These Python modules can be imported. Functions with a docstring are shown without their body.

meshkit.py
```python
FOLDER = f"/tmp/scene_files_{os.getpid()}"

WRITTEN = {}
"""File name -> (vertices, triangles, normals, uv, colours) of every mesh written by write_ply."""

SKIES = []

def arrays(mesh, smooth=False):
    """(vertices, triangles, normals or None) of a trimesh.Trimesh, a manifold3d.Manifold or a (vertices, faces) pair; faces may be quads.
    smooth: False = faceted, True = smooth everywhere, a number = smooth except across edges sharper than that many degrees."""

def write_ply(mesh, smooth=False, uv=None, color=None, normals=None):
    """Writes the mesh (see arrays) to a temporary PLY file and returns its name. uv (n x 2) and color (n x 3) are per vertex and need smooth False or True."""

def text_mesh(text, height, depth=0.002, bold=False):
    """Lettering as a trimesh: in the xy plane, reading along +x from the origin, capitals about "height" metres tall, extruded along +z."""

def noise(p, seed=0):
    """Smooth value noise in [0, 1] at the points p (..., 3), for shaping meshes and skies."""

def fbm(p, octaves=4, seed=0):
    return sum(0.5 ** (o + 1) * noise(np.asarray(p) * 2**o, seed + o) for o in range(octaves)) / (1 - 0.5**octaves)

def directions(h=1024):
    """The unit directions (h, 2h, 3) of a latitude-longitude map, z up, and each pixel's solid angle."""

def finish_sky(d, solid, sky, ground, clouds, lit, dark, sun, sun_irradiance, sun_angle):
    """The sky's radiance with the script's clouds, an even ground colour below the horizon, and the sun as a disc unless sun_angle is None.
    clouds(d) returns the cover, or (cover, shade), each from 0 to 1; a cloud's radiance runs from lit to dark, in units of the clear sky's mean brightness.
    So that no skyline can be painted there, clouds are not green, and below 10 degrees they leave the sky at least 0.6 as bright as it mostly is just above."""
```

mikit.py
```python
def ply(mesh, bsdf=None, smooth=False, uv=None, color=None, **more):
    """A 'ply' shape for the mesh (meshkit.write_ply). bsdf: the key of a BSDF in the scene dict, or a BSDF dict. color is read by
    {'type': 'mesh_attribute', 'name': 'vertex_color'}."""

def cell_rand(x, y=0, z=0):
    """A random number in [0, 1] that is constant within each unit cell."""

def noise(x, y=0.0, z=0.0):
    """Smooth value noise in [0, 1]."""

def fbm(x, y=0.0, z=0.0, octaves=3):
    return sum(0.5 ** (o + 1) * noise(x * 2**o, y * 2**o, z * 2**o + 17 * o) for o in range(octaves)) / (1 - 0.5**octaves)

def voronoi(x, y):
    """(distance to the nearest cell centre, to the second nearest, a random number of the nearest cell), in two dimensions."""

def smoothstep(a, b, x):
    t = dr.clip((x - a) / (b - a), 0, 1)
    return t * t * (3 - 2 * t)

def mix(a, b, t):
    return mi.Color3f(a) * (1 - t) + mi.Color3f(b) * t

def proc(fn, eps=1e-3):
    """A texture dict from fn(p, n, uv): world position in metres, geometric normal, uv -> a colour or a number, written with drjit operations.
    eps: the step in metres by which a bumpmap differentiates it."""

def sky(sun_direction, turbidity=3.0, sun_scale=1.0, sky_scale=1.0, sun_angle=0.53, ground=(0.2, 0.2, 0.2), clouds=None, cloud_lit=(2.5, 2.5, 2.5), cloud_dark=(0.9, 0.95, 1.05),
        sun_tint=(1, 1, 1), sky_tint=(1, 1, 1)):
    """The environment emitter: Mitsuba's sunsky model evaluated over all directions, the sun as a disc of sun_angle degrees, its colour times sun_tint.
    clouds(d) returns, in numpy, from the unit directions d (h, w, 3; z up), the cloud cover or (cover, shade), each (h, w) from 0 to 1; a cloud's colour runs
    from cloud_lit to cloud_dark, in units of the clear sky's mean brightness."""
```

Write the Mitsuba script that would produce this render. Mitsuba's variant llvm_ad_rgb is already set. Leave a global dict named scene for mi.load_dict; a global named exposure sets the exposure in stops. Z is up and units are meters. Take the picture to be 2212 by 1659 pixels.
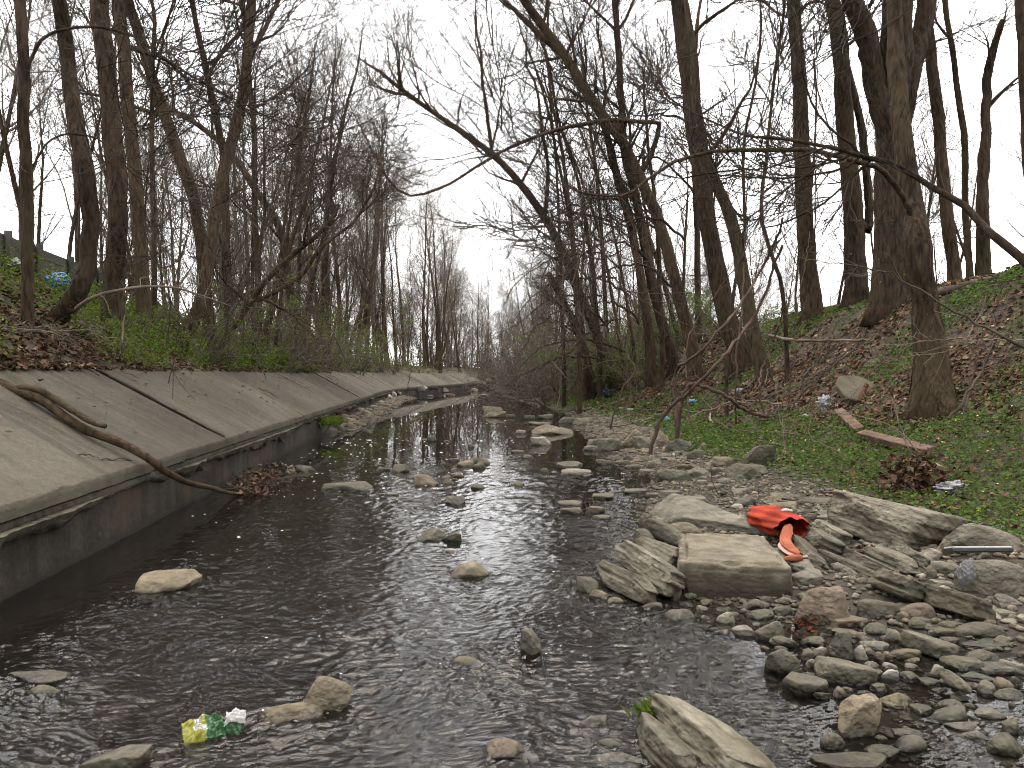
import math, random, numpy as np, trimesh, manifold3d, mitsuba as mi, drjit as dr
import mikit, meshkit
from mikit import noise, fbm, voronoi, cell_rand, smoothstep, mix, proc
from scipy.interpolate import PchipInterpolator

T = mi.ScalarTransform4f
scene, labels = {}, {}
# ------------------------------------------------------------------ camera, sky, exposure
CAM = np.array([0.0, 0.0, 1.5])
FOV = 2 * math.degrees(math.atan(1106 / 1736))
PITCH = math.atan(20.5 / 1736)
scene['camera'] = {'type': 'perspective', 'fov': FOV, 'fov_axis': 'x', 'near_clip': 0.05, 'far_clip': 2000.0,
                   'to_world': T().look_at(origin=CAM.tolist(), target=[0, math.cos(PITCH), 1.5 - math.sin(PITCH)], up=[0, 0, 1])}
scene['sky'] = mikit.sky([-0.15, 0.40, 0.90], turbidity=4, sun_scale=0.15, sun_angle=50, clouds=lambda d: (np.ones(d.shape[:2]), 1 - np.clip(d[..., 2], 0, 1)),
                         cloud_lit=(2.9, 2.9, 2.9), cloud_dark=(2.0, 2.0, 2.0), ground=(0.08, 0.075, 0.07))
exposure = 3.6

# ------------------------------------------------------------------ helpers
FPX, CX, CY = 1736.0, 1106.0, 829.5
RIGHT, FWD, UP = np.array([1.0, 0, 0]), np.array([0, math.cos(PITCH), -math.sin(PITCH)]), np.array([0, math.sin(PITCH), math.cos(PITCH)])


def at(u, v, y):
    """The point y metres in front of the viewpoint along the bearing (u, v)."""
    d = (u - CX) / FPX * RIGHT + (CY - v) / FPX * UP + FWD
    return CAM + d * (y / d[1])


def num(name):
    return name if name not in used and not used.update({name: 1}) else _next(name)


used = {}


def _next(name):
    k = used[name]
    used[name] = k + 1
    return f'{name}_{k:03d}'


def put(name, mesh, bsdf, parent=None, label=None, cat=None, group=None, kind=None, smooth=False, uv=None, color=None):
    key = num(f'{parent}__{name}' if parent else name)
    if isinstance(uv, float):
        uv = np.full((len(mesh[0]), 2), uv)
    scene[key] = mikit.ply(mesh, bsdf, smooth=smooth, uv=uv, color=color)
    tag(key, label, cat, group, kind)
    return key


def tag(key, label=None, cat=None, group=None, kind=None):
    d = {k: v for k, v in (('label', label), ('category', cat), ('group', group), ('kind', kind)) if v}
    if d:
        labels[key] = d


def thing(name, label, cat, group=None):
    key = num(name)
    tag(key, label, cat, group)
    return key


def TM(v, f):
    return trimesh.Trimesh(np.asarray(v, float), np.asarray(f, int), process=False)


def cat(ms):
    vs, fs, o = [], [], 0
    for v, f in ms:
        vs.append(v)
        fs.append(np.asarray(f) + o)
        o += len(v)
    return np.vstack(vs), np.vstack(fs)


def unit(a):
    return a / np.maximum(np.linalg.norm(a, axis=-1, keepdims=True), 1e-9)


def resample(P, n):
    P = np.asarray(P, float)
    t = np.concatenate([[0], np.cumsum(np.linalg.norm(np.diff(P, axis=0), axis=1))])
    s = np.linspace(0, t[-1], n)
    if len(P) < 3:
        return np.stack([np.interp(s, t, P[:, k]) for k in range(3)], 1), s / t[-1]
    return np.stack([PchipInterpolator(t, P[:, k])(s) for k in range(3)], 1), s / t[-1]


def tubes(P, R, sides, rough=0.0, rng=None, cap=False):
    """Many tapered tubes at once: P (n, k, 3) centre lines, R (n, k) radii."""
    n, k, _ = P.shape
    t = unit(np.gradient(P, axis=1))
    ref = np.where(np.abs(t[:, :1, 2:]) < 0.8, np.array([0, 0, 1.0]), np.array([1.0, 0, 0]))
    a = unit(np.cross(t, np.broadcast_to(ref, t.shape)))
    b = np.cross(t, a)
    ang = np.arange(sides) * 2 * np.pi / sides
    r = np.broadcast_to(R[:, :, None], (n, k, sides))
    if rough:
        r = r * (1 + rough * rng.standard_normal((n, k, sides)))
    v = P[:, :, None] + r[..., None] * (np.cos(ang)[None, None, :, None] * a[:, :, None] + np.sin(ang)[None, None, :, None] * b[:, :, None])
    base = (np.arange(n) * k * sides)[:, None, None]
    i = np.arange(k - 1)[None, :, None] * sides
    j = np.arange(sides)[None, None, :]
    j2 = (j + 1) % sides
    q = np.stack([base + i + j, base + i + j2, base + i + sides + j2, base + i + sides + j], -1).reshape(-1, 4)
    V = v.reshape(-1, 3)
    F = np.vstack([q[:, [0, 1, 2]], q[:, [0, 2, 3]]])
    if cap:
        c = np.arange(n)
        ends = np.concatenate([P[:, 0], P[:, -1]])
        o = len(V)
        V = np.vstack([V, ends])
        jj = np.arange(sides)
        f0 = np.stack(np.broadcast_arrays((o + c)[:, None], (c * k * sides)[:, None] + (jj + 1) % sides, (c * k * sides)[:, None] + jj), -1).reshape(-1, 3)
        l = (c * k * sides + (k - 1) * sides)[:, None]
        f1 = np.stack(np.broadcast_arrays((o + n + c)[:, None], l + jj, l + (jj + 1) % sides), -1).reshape(-1, 3)
        F = np.vstack([F, f0, f1])
    return V, F


def one_tube(P, r0, r1, n=14, sides=8, rough=0.05, seed=0, wob=0.0, cap=True, power=1.0):
    rng = np.random.default_rng(seed)
    Q, s = resample(P, n)
    if wob:
        Q[1:-1] += rng.standard_normal((n - 2, 3)) * wob
    return tubes(Q[None], (r0 + (r1 - r0) * s ** power)[None], sides, rough, rng, cap)


def branch_out(P, R, n, L, ang, trop, K, rng, tmin=0.2, tmax=1.0, jit=0.25, rmax=1.0, rtip=0.002, shrink=0.5, rscale=0.6, bias=None):
    """n child limbs for each parent centre line."""
    N, K0, _ = P.shape
    M = N * n
    pi = np.repeat(np.arange(N), n)
    t = rng.uniform(tmin, tmax, M)
    x = t * (K0 - 1)
    i = np.minimum(x.astype(int), K0 - 2)
    w = (x - i)[:, None]
    pos = P[pi, i] * (1 - w) + P[pi, i + 1] * w
    tan = unit(P[pi, i + 1] - P[pi, i])
    r = R[pi, i] * (1 - w[:, 0]) + R[pi, i + 1] * w[:, 0]
    side = rng.standard_normal((M, 3))
    if bias is not None:
        side = side + np.asarray(bias)
    side = unit(side - tan * (side * tan).sum(1, keepdims=True))
    th = np.radians(rng.uniform(ang[0], ang[1], M))[:, None]
    d = unit(np.cos(th) * tan + np.sin(th) * side)
    Ls = L * rng.uniform(0.55, 1.25, M) * (1 - shrink * t)
    Q = np.empty((M, K, 3))
    Q[:, 0] = pos
    for k in range(1, K):
        Q[:, k] = Q[:, k - 1] + d * (Ls / (K - 1))[:, None]
        d = unit(d + jit * rng.standard_normal((M, 3)) + np.array([0, 0, trop]))
    r0 = np.minimum(r * rscale, rmax)
    r0 = np.maximum(r0, rtip * 1.2)
    RR = r0[:, None] + (rtip - r0)[:, None] * np.linspace(0, 1, K)[None] ** 0.8
    return Q, RR


# ------------------------------------------------------------------ materials
def bsdf(name, color, rough=0.8, bump=None, bscale=1.0, two=True, spec=0.3, eps=2e-3, **kw):
    b = {'type': 'principled', 'base_color': proc(color) if callable(color) else {'type': 'rgb', 'value': list(color)}, 'roughness': rough, 'specular': spec, **kw}
    if bump is not None:
        b = {'type': 'bumpmap', 'arbitrary': proc(bump, eps=eps), 'scale': bscale, 'bsdf': b}
    scene[name] = {'type': 'twosided', 'bsdf': b} if two else b


def c_ground(p, n, uv):
    a = fbm(p.x * 1.3, p.y * 1.3, 0.0, 3)
    b = fbm(p.x * 9, p.y * 9, p.z * 9, 3)
    c = fbm(p.x * 40, p.y * 40, p.z * 40, 2)
    mud = mix((0.030, 0.023, 0.018), (0.075, 0.062, 0.050), b)
    soil = mix((0.036, 0.028, 0.020), (0.095, 0.071, 0.050), smoothstep(0.25, 0.75, b * 0.6 + c * 0.5))
    green = mix((0.03, 0.05, 0.012), (0.075, 0.105, 0.03), c)
    soil = mix(soil, green, smoothstep(0.52, 0.66, a) * 0.55)
    w = smoothstep(0.10, 0.34, p.z + (b - 0.5) * 0.15)
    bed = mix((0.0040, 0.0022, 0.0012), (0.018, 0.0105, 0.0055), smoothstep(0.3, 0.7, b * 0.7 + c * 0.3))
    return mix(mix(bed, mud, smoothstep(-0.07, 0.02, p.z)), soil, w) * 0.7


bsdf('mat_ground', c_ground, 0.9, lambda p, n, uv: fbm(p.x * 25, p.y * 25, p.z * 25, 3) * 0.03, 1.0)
scene['mat_water'] = {'type': 'dielectric', 'int_ior': 1.33, 'ext_ior': 1.0}


def c_slab(p, n, uv):
    big = fbm(p.x * 0.8, p.y * 0.5, 3.0, 3)
    streak = fbm(p.y * 5.0 + noise(p.x * 1.2, p.y) * 1.5, p.x * 0.5, 7.0, 3)
    grain = noise(p.x * 140, p.y * 140, p.z * 140)
    mid = fbm(p.x * 14, p.y * 14, p.z * 14, 3)
    c = mix((0.040, 0.0345, 0.0265), (0.092, 0.081, 0.063), smoothstep(0.25, 0.75, big * 0.5 + streak * 0.35 + mid * 0.2))
    c = c * (0.62 + 0.45 * grain + 0.35 * noise(p.x * 45, p.y * 45, p.z * 45))
    c = mix(c, mi.Color3f(0.026, 0.021, 0.016), smoothstep(0.54, 0.72, streak) * 0.5)
    edge = smoothstep(0.80, 0.60, p.z + (mid - 0.5) * 0.12)
    return mix(c, mi.Color3f(0.058, 0.050, 0.036), edge * 0.4)


bsdf('mat_slab', c_slab, 0.9, lambda p, n, uv: fbm(p.x * 45, p.y * 45, p.z * 45, 3) * 0.008 + fbm(p.x * 5, p.y * 5, 0.0, 2) * 0.02, 1.0, spec=0.2)


def c_wall(p, n, uv):
    big = fbm(p.y * 0.9, p.z * 2.0, 1.0, 3)
    drip = fbm(p.y * 7.0, p.z * 0.7, 4.0, 3)
    fine = fbm(p.y * 35, p.z * 35, p.x * 35, 3)
    c = mix((0.017, 0.0135, 0.010), (0.048, 0.040, 0.030), smoothstep(0.3, 0.75, big * 0.4 + drip * 0.35 + fine * 0.3))
    rust = smoothstep(0.58, 0.72, fbm(p.y * 2.2, p.z * 3, 9.0, 2))
    c = mix(c, mi.Color3f(0.065, 0.040, 0.025), rust * 0.45)
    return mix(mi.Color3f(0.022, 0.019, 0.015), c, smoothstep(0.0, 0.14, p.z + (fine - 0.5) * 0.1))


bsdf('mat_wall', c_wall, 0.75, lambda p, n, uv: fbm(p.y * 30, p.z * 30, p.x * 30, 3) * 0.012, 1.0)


def c_ledge(p, n, uv):
    f = fbm(p.x * 30, p.y * 30, p.z * 30, 3)
    g = fbm(p.y * 2.0, p.z * 5, 0.0, 3)
    return mix((0.032, 0.027, 0.020), (0.105, 0.093, 0.070), smoothstep(0.25, 0.75, f * 0.6 + g * 0.45))


bsdf('mat_ledge', c_ledge, 0.9, lambda p, n, uv: fbm(p.x * 40, p.y * 40, p.z * 40, 3) * 0.012, 1.0)


def c_bark(p, n, uv):
    # uv.x: 0 dark, 0.5 brown, 1 grey with moss
    v = fbm(p.x * 26 + p.z * 1.5, p.y * 26, p.z * 4.5, 3)
    g = noise(p.x * 2.0, p.y * 2.0, p.z * 0.9)
    t = uv.x
    lo = mix(mix((0.025, 0.021, 0.018), (0.040, 0.031, 0.024), dr.clip(t * 2, 0, 1)), mi.Color3f(0.045, 0.039, 0.032), dr.clip(t * 2 - 1, 0, 1))
    hi = mix(mix((0.085, 0.070, 0.058), (0.150, 0.118, 0.090), dr.clip(t * 2, 0, 1)), mi.Color3f(0.165, 0.145, 0.118), dr.clip(t * 2 - 1, 0, 1))
    k = mix(lo, hi, smoothstep(0.25, 0.75, v * 0.75 + g * 0.35))
    return mix(k, mi.Color3f(0.062, 0.068, 0.03), smoothstep(0.5, 0.8, g) * (0.1 + 0.4 * t)) * mi.Color3f(0.49, 0.42, 0.35)


bsdf('mat_bark', c_bark, 0.92, lambda p, n, uv: fbm(p.x * 30 + p.z * 1.5, p.y * 30, p.z * 5.0, 2) * 0.055, 1.0, eps=4e-3, spec=0.15)
bsdf('mat_twig', (0.042, 0.032, 0.025), 0.9, spec=0.1)
bsdf('mat_twig_hazed', (0.105, 0.085, 0.068), 0.9, spec=0.1)  # background twigs, paled to put haze and glare into the colour
VC = {'type': 'mesh_attribute', 'name': 'vertex_color'}
scene['mat_matt'] = {'type': 'twosided', 'bsdf': {'type': 'principled', 'base_color': VC, 'roughness': 0.88, 'specular': 0.2}}
scene['mat_gloss'] = {'type': 'twosided', 'bsdf': {'type': 'principled', 'base_color': VC, 'roughness': 0.32, 'specular': 0.5}}


# bedding of the rock: the same strike and dip everywhere
NB = unit(np.array([0.75, 0.19, 0.63]))


def c_stone(p, n, uv):
    t = uv.x
    f = fbm(p.x * 11 + t * 40, p.y * 11, p.z * 11, 4)
    g = noise(p.x * 120, p.y * 120, p.z * 120)
    h = fbm(p.x * 5 + t * 90, p.y * 5, p.z * 5, 2)
    # uv.x runs through the rock colours: dark olive, grey, tan, pink, pale, white
    k = t * 5.0
    cols = [(0.118, 0.106, 0.080), (0.180, 0.163, 0.130), (0.225, 0.185, 0.125), (0.245, 0.185, 0.142), (0.34, 0.305, 0.245), (0.52, 0.48, 0.42)]
    c = mi.Color3f(*cols[0])
    for j in range(1, 6):
        c = mix(c, mi.Color3f(*cols[j]), dr.clip(k - (j - 1), 0, 1))
    s = p.x * NB[0] + p.y * NB[1] + p.z * NB[2]
    band = noise(s * 55 + f * 5 + t * 70, p.z * 6)
    c = c * 0.86 * (0.30 + 1.0 * f) * (0.80 + 0.40 * g) * (0.80 + 0.36 * band)
    c = mix(c, mi.Color3f(0.066, 0.058, 0.034), smoothstep(0.52, 0.68, h) * 0.4)
    wet = smoothstep(0.048, 0.004, p.z + (f - 0.5) * 0.05)
    algae = smoothstep(0.10, 0.03, p.z + (h - 0.5) * 0.16) * smoothstep(0.40, 0.62, f)
    c = mix(c, mi.Color3f(0.040, 0.040, 0.016), algae * 0.55)
    return c * (1 - 0.66 * wet)


def r_stone(p, n, uv):
    f = fbm(p.x * 11, p.y * 11, p.z * 11, 2)
    return 0.85 - 0.55 * smoothstep(0.06, 0.0, p.z + (f - 0.5) * 0.05)


bsdf('mat_stone', c_stone, proc(r_stone), lambda p, n, uv: fbm(p.x * 30, p.y * 30, p.z * 30, 4) * 0.035, 1.0)
def c_schist(p, n, uv):
    t = uv.x
    w = fbm(p.x * 6, p.y * 6, p.z * 6, 2)
    s = p.x * NB[0] + p.y * NB[1] + p.z * NB[2]
    band = fbm(s * 50 + w * 1.6, w * 3, 2.0, 3)
    g = noise(p.x * 120, p.y * 120, p.z * 120)
    c = mix(mi.Color3f(0.060, 0.053, 0.039), mi.Color3f(0.285, 0.255, 0.195), smoothstep(0.2, 0.8, band * 0.42 + w * 0.25 + 0.35 * fbm(p.x * 22, p.y * 22, p.z * 22, 3))) * 0.56 * (0.55 + 0.75 * t)
    c = c * (0.85 + 0.3 * g)
    c = mix(c, mi.Color3f(0.075, 0.062, 0.034), smoothstep(0.5, 0.68, fbm(p.x * 3, p.y * 3, p.z * 3, 2)) * 0.35)
    wet = smoothstep(0.048, 0.004, p.z + (w - 0.5) * 0.05)
    return c * (1 - 0.66 * wet)


def b_schist(p, n, uv):
    w = fbm(p.x * 6, p.y * 6, p.z * 6, 2)
    s = p.x * NB[0] + p.y * NB[1] + p.z * NB[2]
    return fbm(s * 50 + w * 1.6, w * 3, 2.0, 3) * 0.016 + fbm(p.x * 40, p.y * 40, p.z * 40, 2) * 0.018


bsdf('mat_schist', c_schist, proc(r_stone), b_schist, 1.0)


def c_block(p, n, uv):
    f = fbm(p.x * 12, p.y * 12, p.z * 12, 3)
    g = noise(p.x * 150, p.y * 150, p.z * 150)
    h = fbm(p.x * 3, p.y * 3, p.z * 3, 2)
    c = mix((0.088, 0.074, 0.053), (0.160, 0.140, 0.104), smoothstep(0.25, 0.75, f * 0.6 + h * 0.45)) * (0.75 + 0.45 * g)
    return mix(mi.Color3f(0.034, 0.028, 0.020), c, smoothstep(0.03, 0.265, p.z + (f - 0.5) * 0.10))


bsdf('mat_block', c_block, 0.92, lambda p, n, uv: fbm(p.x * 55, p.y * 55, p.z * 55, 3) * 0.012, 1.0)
scene['mat_leaf'] = {'type': 'principledthin', 'base_color': VC, 'roughness': 0.6, 'diff_trans': 0.7, 'spec_trans': 0.0, 'eta': 1.35}
PAL = {'red': ((0.15, 0.017, 0.009), (0.40, 0.050, 0.022)), 'orange': ((0.17, 0.050, 0.026), (0.29, 0.090, 0.050)), 'orange_grey': ((0.22, 0.17, 0.14), (0.36, 0.24, 0.19)),
       'white_bag': ((0.22, 0.22, 0.225), (0.42, 0.42, 0.42)), 'grey_bag': ((0.10, 0.095, 0.10), (0.34, 0.33, 0.34)), 'blue_bag': ((0.03, 0.13, 0.30), (0.09, 0.26, 0.48)),
       'navy': ((0.012, 0.014, 0.030), (0.035, 0.040, 0.075)), 'blue_rag': ((0.09, 0.30, 0.42), (0.25, 0.52, 0.66)), 'timber': ((0.065, 0.042, 0.029), (0.145, 0.100, 0.074)),
       'rust': ((0.055, 0.025, 0.014), (0.13, 0.06, 0.035)), 'disc': ((0.075, 0.066, 0.046), (0.135, 0.12, 0.085)), 'black': ((0.010, 0.010, 0.013), (0.024, 0.022, 0.028)),
       'white': ((0.36, 0.35, 0.33), (0.46, 0.45, 0.43)), 'pale_wood': ((0.085, 0.068, 0.052), (0.22, 0.178, 0.135)), 'barrier': ((0.05, 0.046, 0.040), (0.10, 0.094, 0.084)),
       'vine': ((0.040, 0.026, 0.021), (0.115, 0.075, 0.058)), 'dead_wood': ((0.035, 0.026, 0.020), (0.11, 0.086, 0.066)), 'moss': ((0.028, 0.045, 0.006), (0.085, 0.12, 0.02)),
       'dirt': ((0.010, 0.008, 0.006), (0.035, 0.026, 0.018)), 'yellow': ((0.62, 0.48, 0.02), (0.85, 0.70, 0.05)), 'litter': ((0.046, 0.027, 0.017), (0.185, 0.115, 0.070)), 'green': ((0.044, 0.076, 0.019), (0.130, 0.185, 0.055)),
       'shrub': ((0.055, 0.090, 0.014), (0.155, 0.205, 0.040)), 'foam': ((0.6, 0.6, 0.58), (0.8, 0.8, 0.78)), 'twig': ((0.05, 0.04, 0.034), (0.10, 0.082, 0.068))}


def tint(mesh, pal, f=9.0, seed=0):
    """Vertex colours: a mottle between the two tones of a paint, cloth or wood."""
    lo, hi = (np.array(c) for c in PAL[pal])
    n = meshkit.fbm(np.asarray(mesh[0]) * f, 3, seed)[:, None]
    return lo + (hi - lo) * np.clip((n - 0.25) * 2, 0, 1)


def tint_each(k, per, pal, rng, pale=0.0):
    """One tone per leaf (per vertices each), k leaves."""
    lo, hi = (np.array(c) for c in PAL[pal])
    c = lo + (hi - lo) * rng.random((k, 1)) ** 1.3
    c = c * (1 + 0.12 * rng.standard_normal((k, 3)))
    if pale:
        c = np.where(rng.random((k, 1)) < pale, c * 1.7 + 0.04, c)
    return np.repeat(np.clip(c, 0.005, 0.9), per, 0)


def paint(name, mesh, pal, parent=None, gloss=False, smooth=True, f=9.0, seed=0, **kw):
    return put(name, mesh, 'mat_gloss' if gloss else 'mat_matt', parent, smooth=smooth, color=tint(mesh, pal, f, seed), **kw)


def c_packet(p, n, uv):
    x, y = uv.x, uv.y
    yel = mi.Color3f(0.21, 0.20, 0.022)
    c = mix(yel, mi.Color3f(0.022, 0.075, 0.025), smoothstep(0.58, 0.66, x + 0.15 * noise(y * 6, x * 3)))
    bars = (x > 0.26) & (x < 0.42) & (y > 0.66) & (y < 0.90)
    stripe = dr.select(cell_rand(dr.floor(x * 130)) > 0.5, 0.03, 0.55)
    c = dr.select(bars, mi.Color3f(stripe), c)
    panel = (x > 0.22) & (x < 0.55) & (y > 0.25) & (y < 0.52)
    text = dr.select((dr.abs(y * 22 - dr.floor(y * 22) - 0.5) < 0.25) & (cell_rand(dr.floor(x * 70), dr.floor(y * 22)) > 0.25), 0.18, 0.50)
    c = dr.select(panel, mi.Color3f(text, text, text * 0.95), c)
    return c


bsdf('mat_packet', c_packet, 0.25, spec=0.6)
scene['mat_clear_plastic'] = {'type': 'principledthin', 'base_color': {'type': 'rgb', 'value': [0.45, 0.45, 0.46]}, 'roughness': 0.3, 'spec_trans': 0.6, 'diff_trans': 0.8, 'eta': 1.4}

# ------------------------------------------------------------------ the lie of the land
_wy = np.array([-30, -8, -3, 5.2, 10.7, 20, 30, 45, 51, 58, 72, 84, 95, 120.0])
_wx = np.array([-0.1, -2.1, -2.56, -3.3, -3.81, -4.65, -5.56, -6.9, -7.05, -6.5, -5.15, -3.9, -2.6, 2.0])
WX = PchipInterpolator(_wy, _wx)
WXD = WX.derivative()
_ey = [-5, 2, 3.06, 4.06, 5.0, 5.8, 6.4, 7.2, 8.65, 11.8, 14, 18.5, 28.6, 42.7, 60, 78, 95, 120]
_ex = [1.0, 0.95, 0.96, 1.15, 1.05, 0.75, 0.95, 1.2, 1.46, 2.1, 1.9, 1.96, 2.2, 0.9, -0.8, -0.6, 1.0, 6]
EX = PchipInterpolator(_ey, _ex)
_ry = [-5, 3, 6.5, 8.3, 11.5, 14, 18, 23, 29, 40, 60, 78, 95, 120]
_rx = [3.4, 3.6, 4.0, 3.8, 3.75, 3.3, 3.6, 3.6, 2.8, 1.8, 0.3, 0.6, 2.4, 8]
RX = PchipInterpolator(_ry, _rx)


def wall_pt(y, n):
    y = np.asarray(y, float)
    s = WXD(y)
    c = 1 / np.sqrt(1 + s * s)
    return WX(y) - n * c, y + n * s * c


def offs(x, y):
    yy = np.clip(y, -29, 119)
    s = WXD(yy)
    return (WX(yy) - x) / np.sqrt(1 + s * s)


def slab_z(n):
    return 0.65 + 0.555 * n


def ground_z(x, y, detail=True):
    x, y = np.broadcast_arrays(np.asarray(x, float), np.asarray(y, float))
    yy = np.clip(y, -5, 119)
    n = offs(x, y)
    far = np.interp(yy, [0, 14, 32, 60], [1, 1, 0.45, 0.35])
    hill = np.interp(n, [1.67, 1.8, 2.3, 3.3, 4.5, 6, 8, 12, 20, 60], [0, 0.08, 0.30, 0.95, 1.65, 2.35, 2.75, 2.85, 2.8, 2.5])
    left = np.where(n > 1.72, 1.54 + hill * far, slab_z(n) - 0.14)
    ex, rx = EX(yy), RX(yy)
    s = x - rx
    rfar = np.interp(yy, [0, 26, 45, 80], [1, 1, 0.62, 0.55])
    bank = np.interp(s, [0, 0.5, 1, 2.3, 3.5, 4.3, 5, 6, 8, 12, 30, 80], [0, 0.07, 0.17, 0.65, 1.45, 2.15, 2.75, 3.2, 3.55, 3.7, 3.3, 3.0]) * rfar
    w = np.maximum(rx - ex, 0.15)
    bar = np.interp((x - ex) / w, [-9, -1.2, -0.5, 0, 0.25, 0.6, 1.0], [-0.30, -0.26, -0.13, 0.0, 0.045, 0.11, 0.25])
    right = np.where(s > 0, 0.25 + bank, bar)
    # shallow pools among the foreground stones and a gravel spit along the far wall
    p3 = np.stack([x * 0.55, y * 0.55, np.zeros_like(x)], -1)
    pool = np.clip((5.4 - y) / 1.6, 0, 1) * (0.35 + 1.3 * meshkit.fbm(p3 * 2.2, 2, 15))
    right = right - np.where(s < 0, 0.115 * pool, 0)
    spit = np.interp(yy, [19, 21.5, 27, 40, 50, 60], [0, 0.42, 0.50, 0.45, 0.45, 0]) * np.clip(1 - (-n) / np.interp(yy, [20, 30, 50], [1.0, 1.5, 1.6]), 0, 1) ** 0.7
    right = np.where(n < 0.3, np.maximum(right, -0.28 + spit * 1.0), right)
    close = np.clip((yy - 96) / 10, 0, 1)
    right = np.maximum(right, -0.3 + 1.7 * close)
    z = np.where(n > 0.42, left, right)
    if detail:
        amp = np.where(n > 1.72, 0.12, np.where(n > 0.4, 0.0, np.clip(0.05 + 0.03 * np.maximum(s, 0), 0.05, 0.14)))
        q = np.stack([x, y, np.zeros_like(x)], -1)
        z = z + amp * (meshkit.fbm(q * 1.1, 3, 5) - 0.5) * 2 + amp * 0.35 * (meshkit.fbm(q * 6.0, 2, 9) - 0.5)
    return z


def surface_z(x, y):
    n = offs(np.asarray(x, float), np.asarray(y, float))
    return np.where((n > 0) & (n < 1.69), slab_z(n), ground_z(x, y))


def hit(u, v, lo=1.5, hi=110, water=False):
    """Where the bearing (u, v) meets the ground."""
    ys = np.geomspace(lo, hi, 1500)
    d = (u - CX) / FPX * RIGHT + (CY - v) / FPX * UP + FWD
    P = CAM + d[None] * (ys / d[1])[:, None]
    z = surface_z(P[:, 0], P[:, 1])
    if water:
        z = np.maximum(z, 0.0)
    i = np.nonzero(P[:, 2] <= z)[0]
    return P[i[0]] if len(i) else P[-1]


def axis(pairs):
    out = [pairs[0][0]]
    for (a, step), (b, _) in zip(pairs[:-1], pairs[1:]):
        out += list(np.linspace(a, b, max(2, int(round((b - a) / step)) + 1))[1:])
    return np.array(out)


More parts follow.
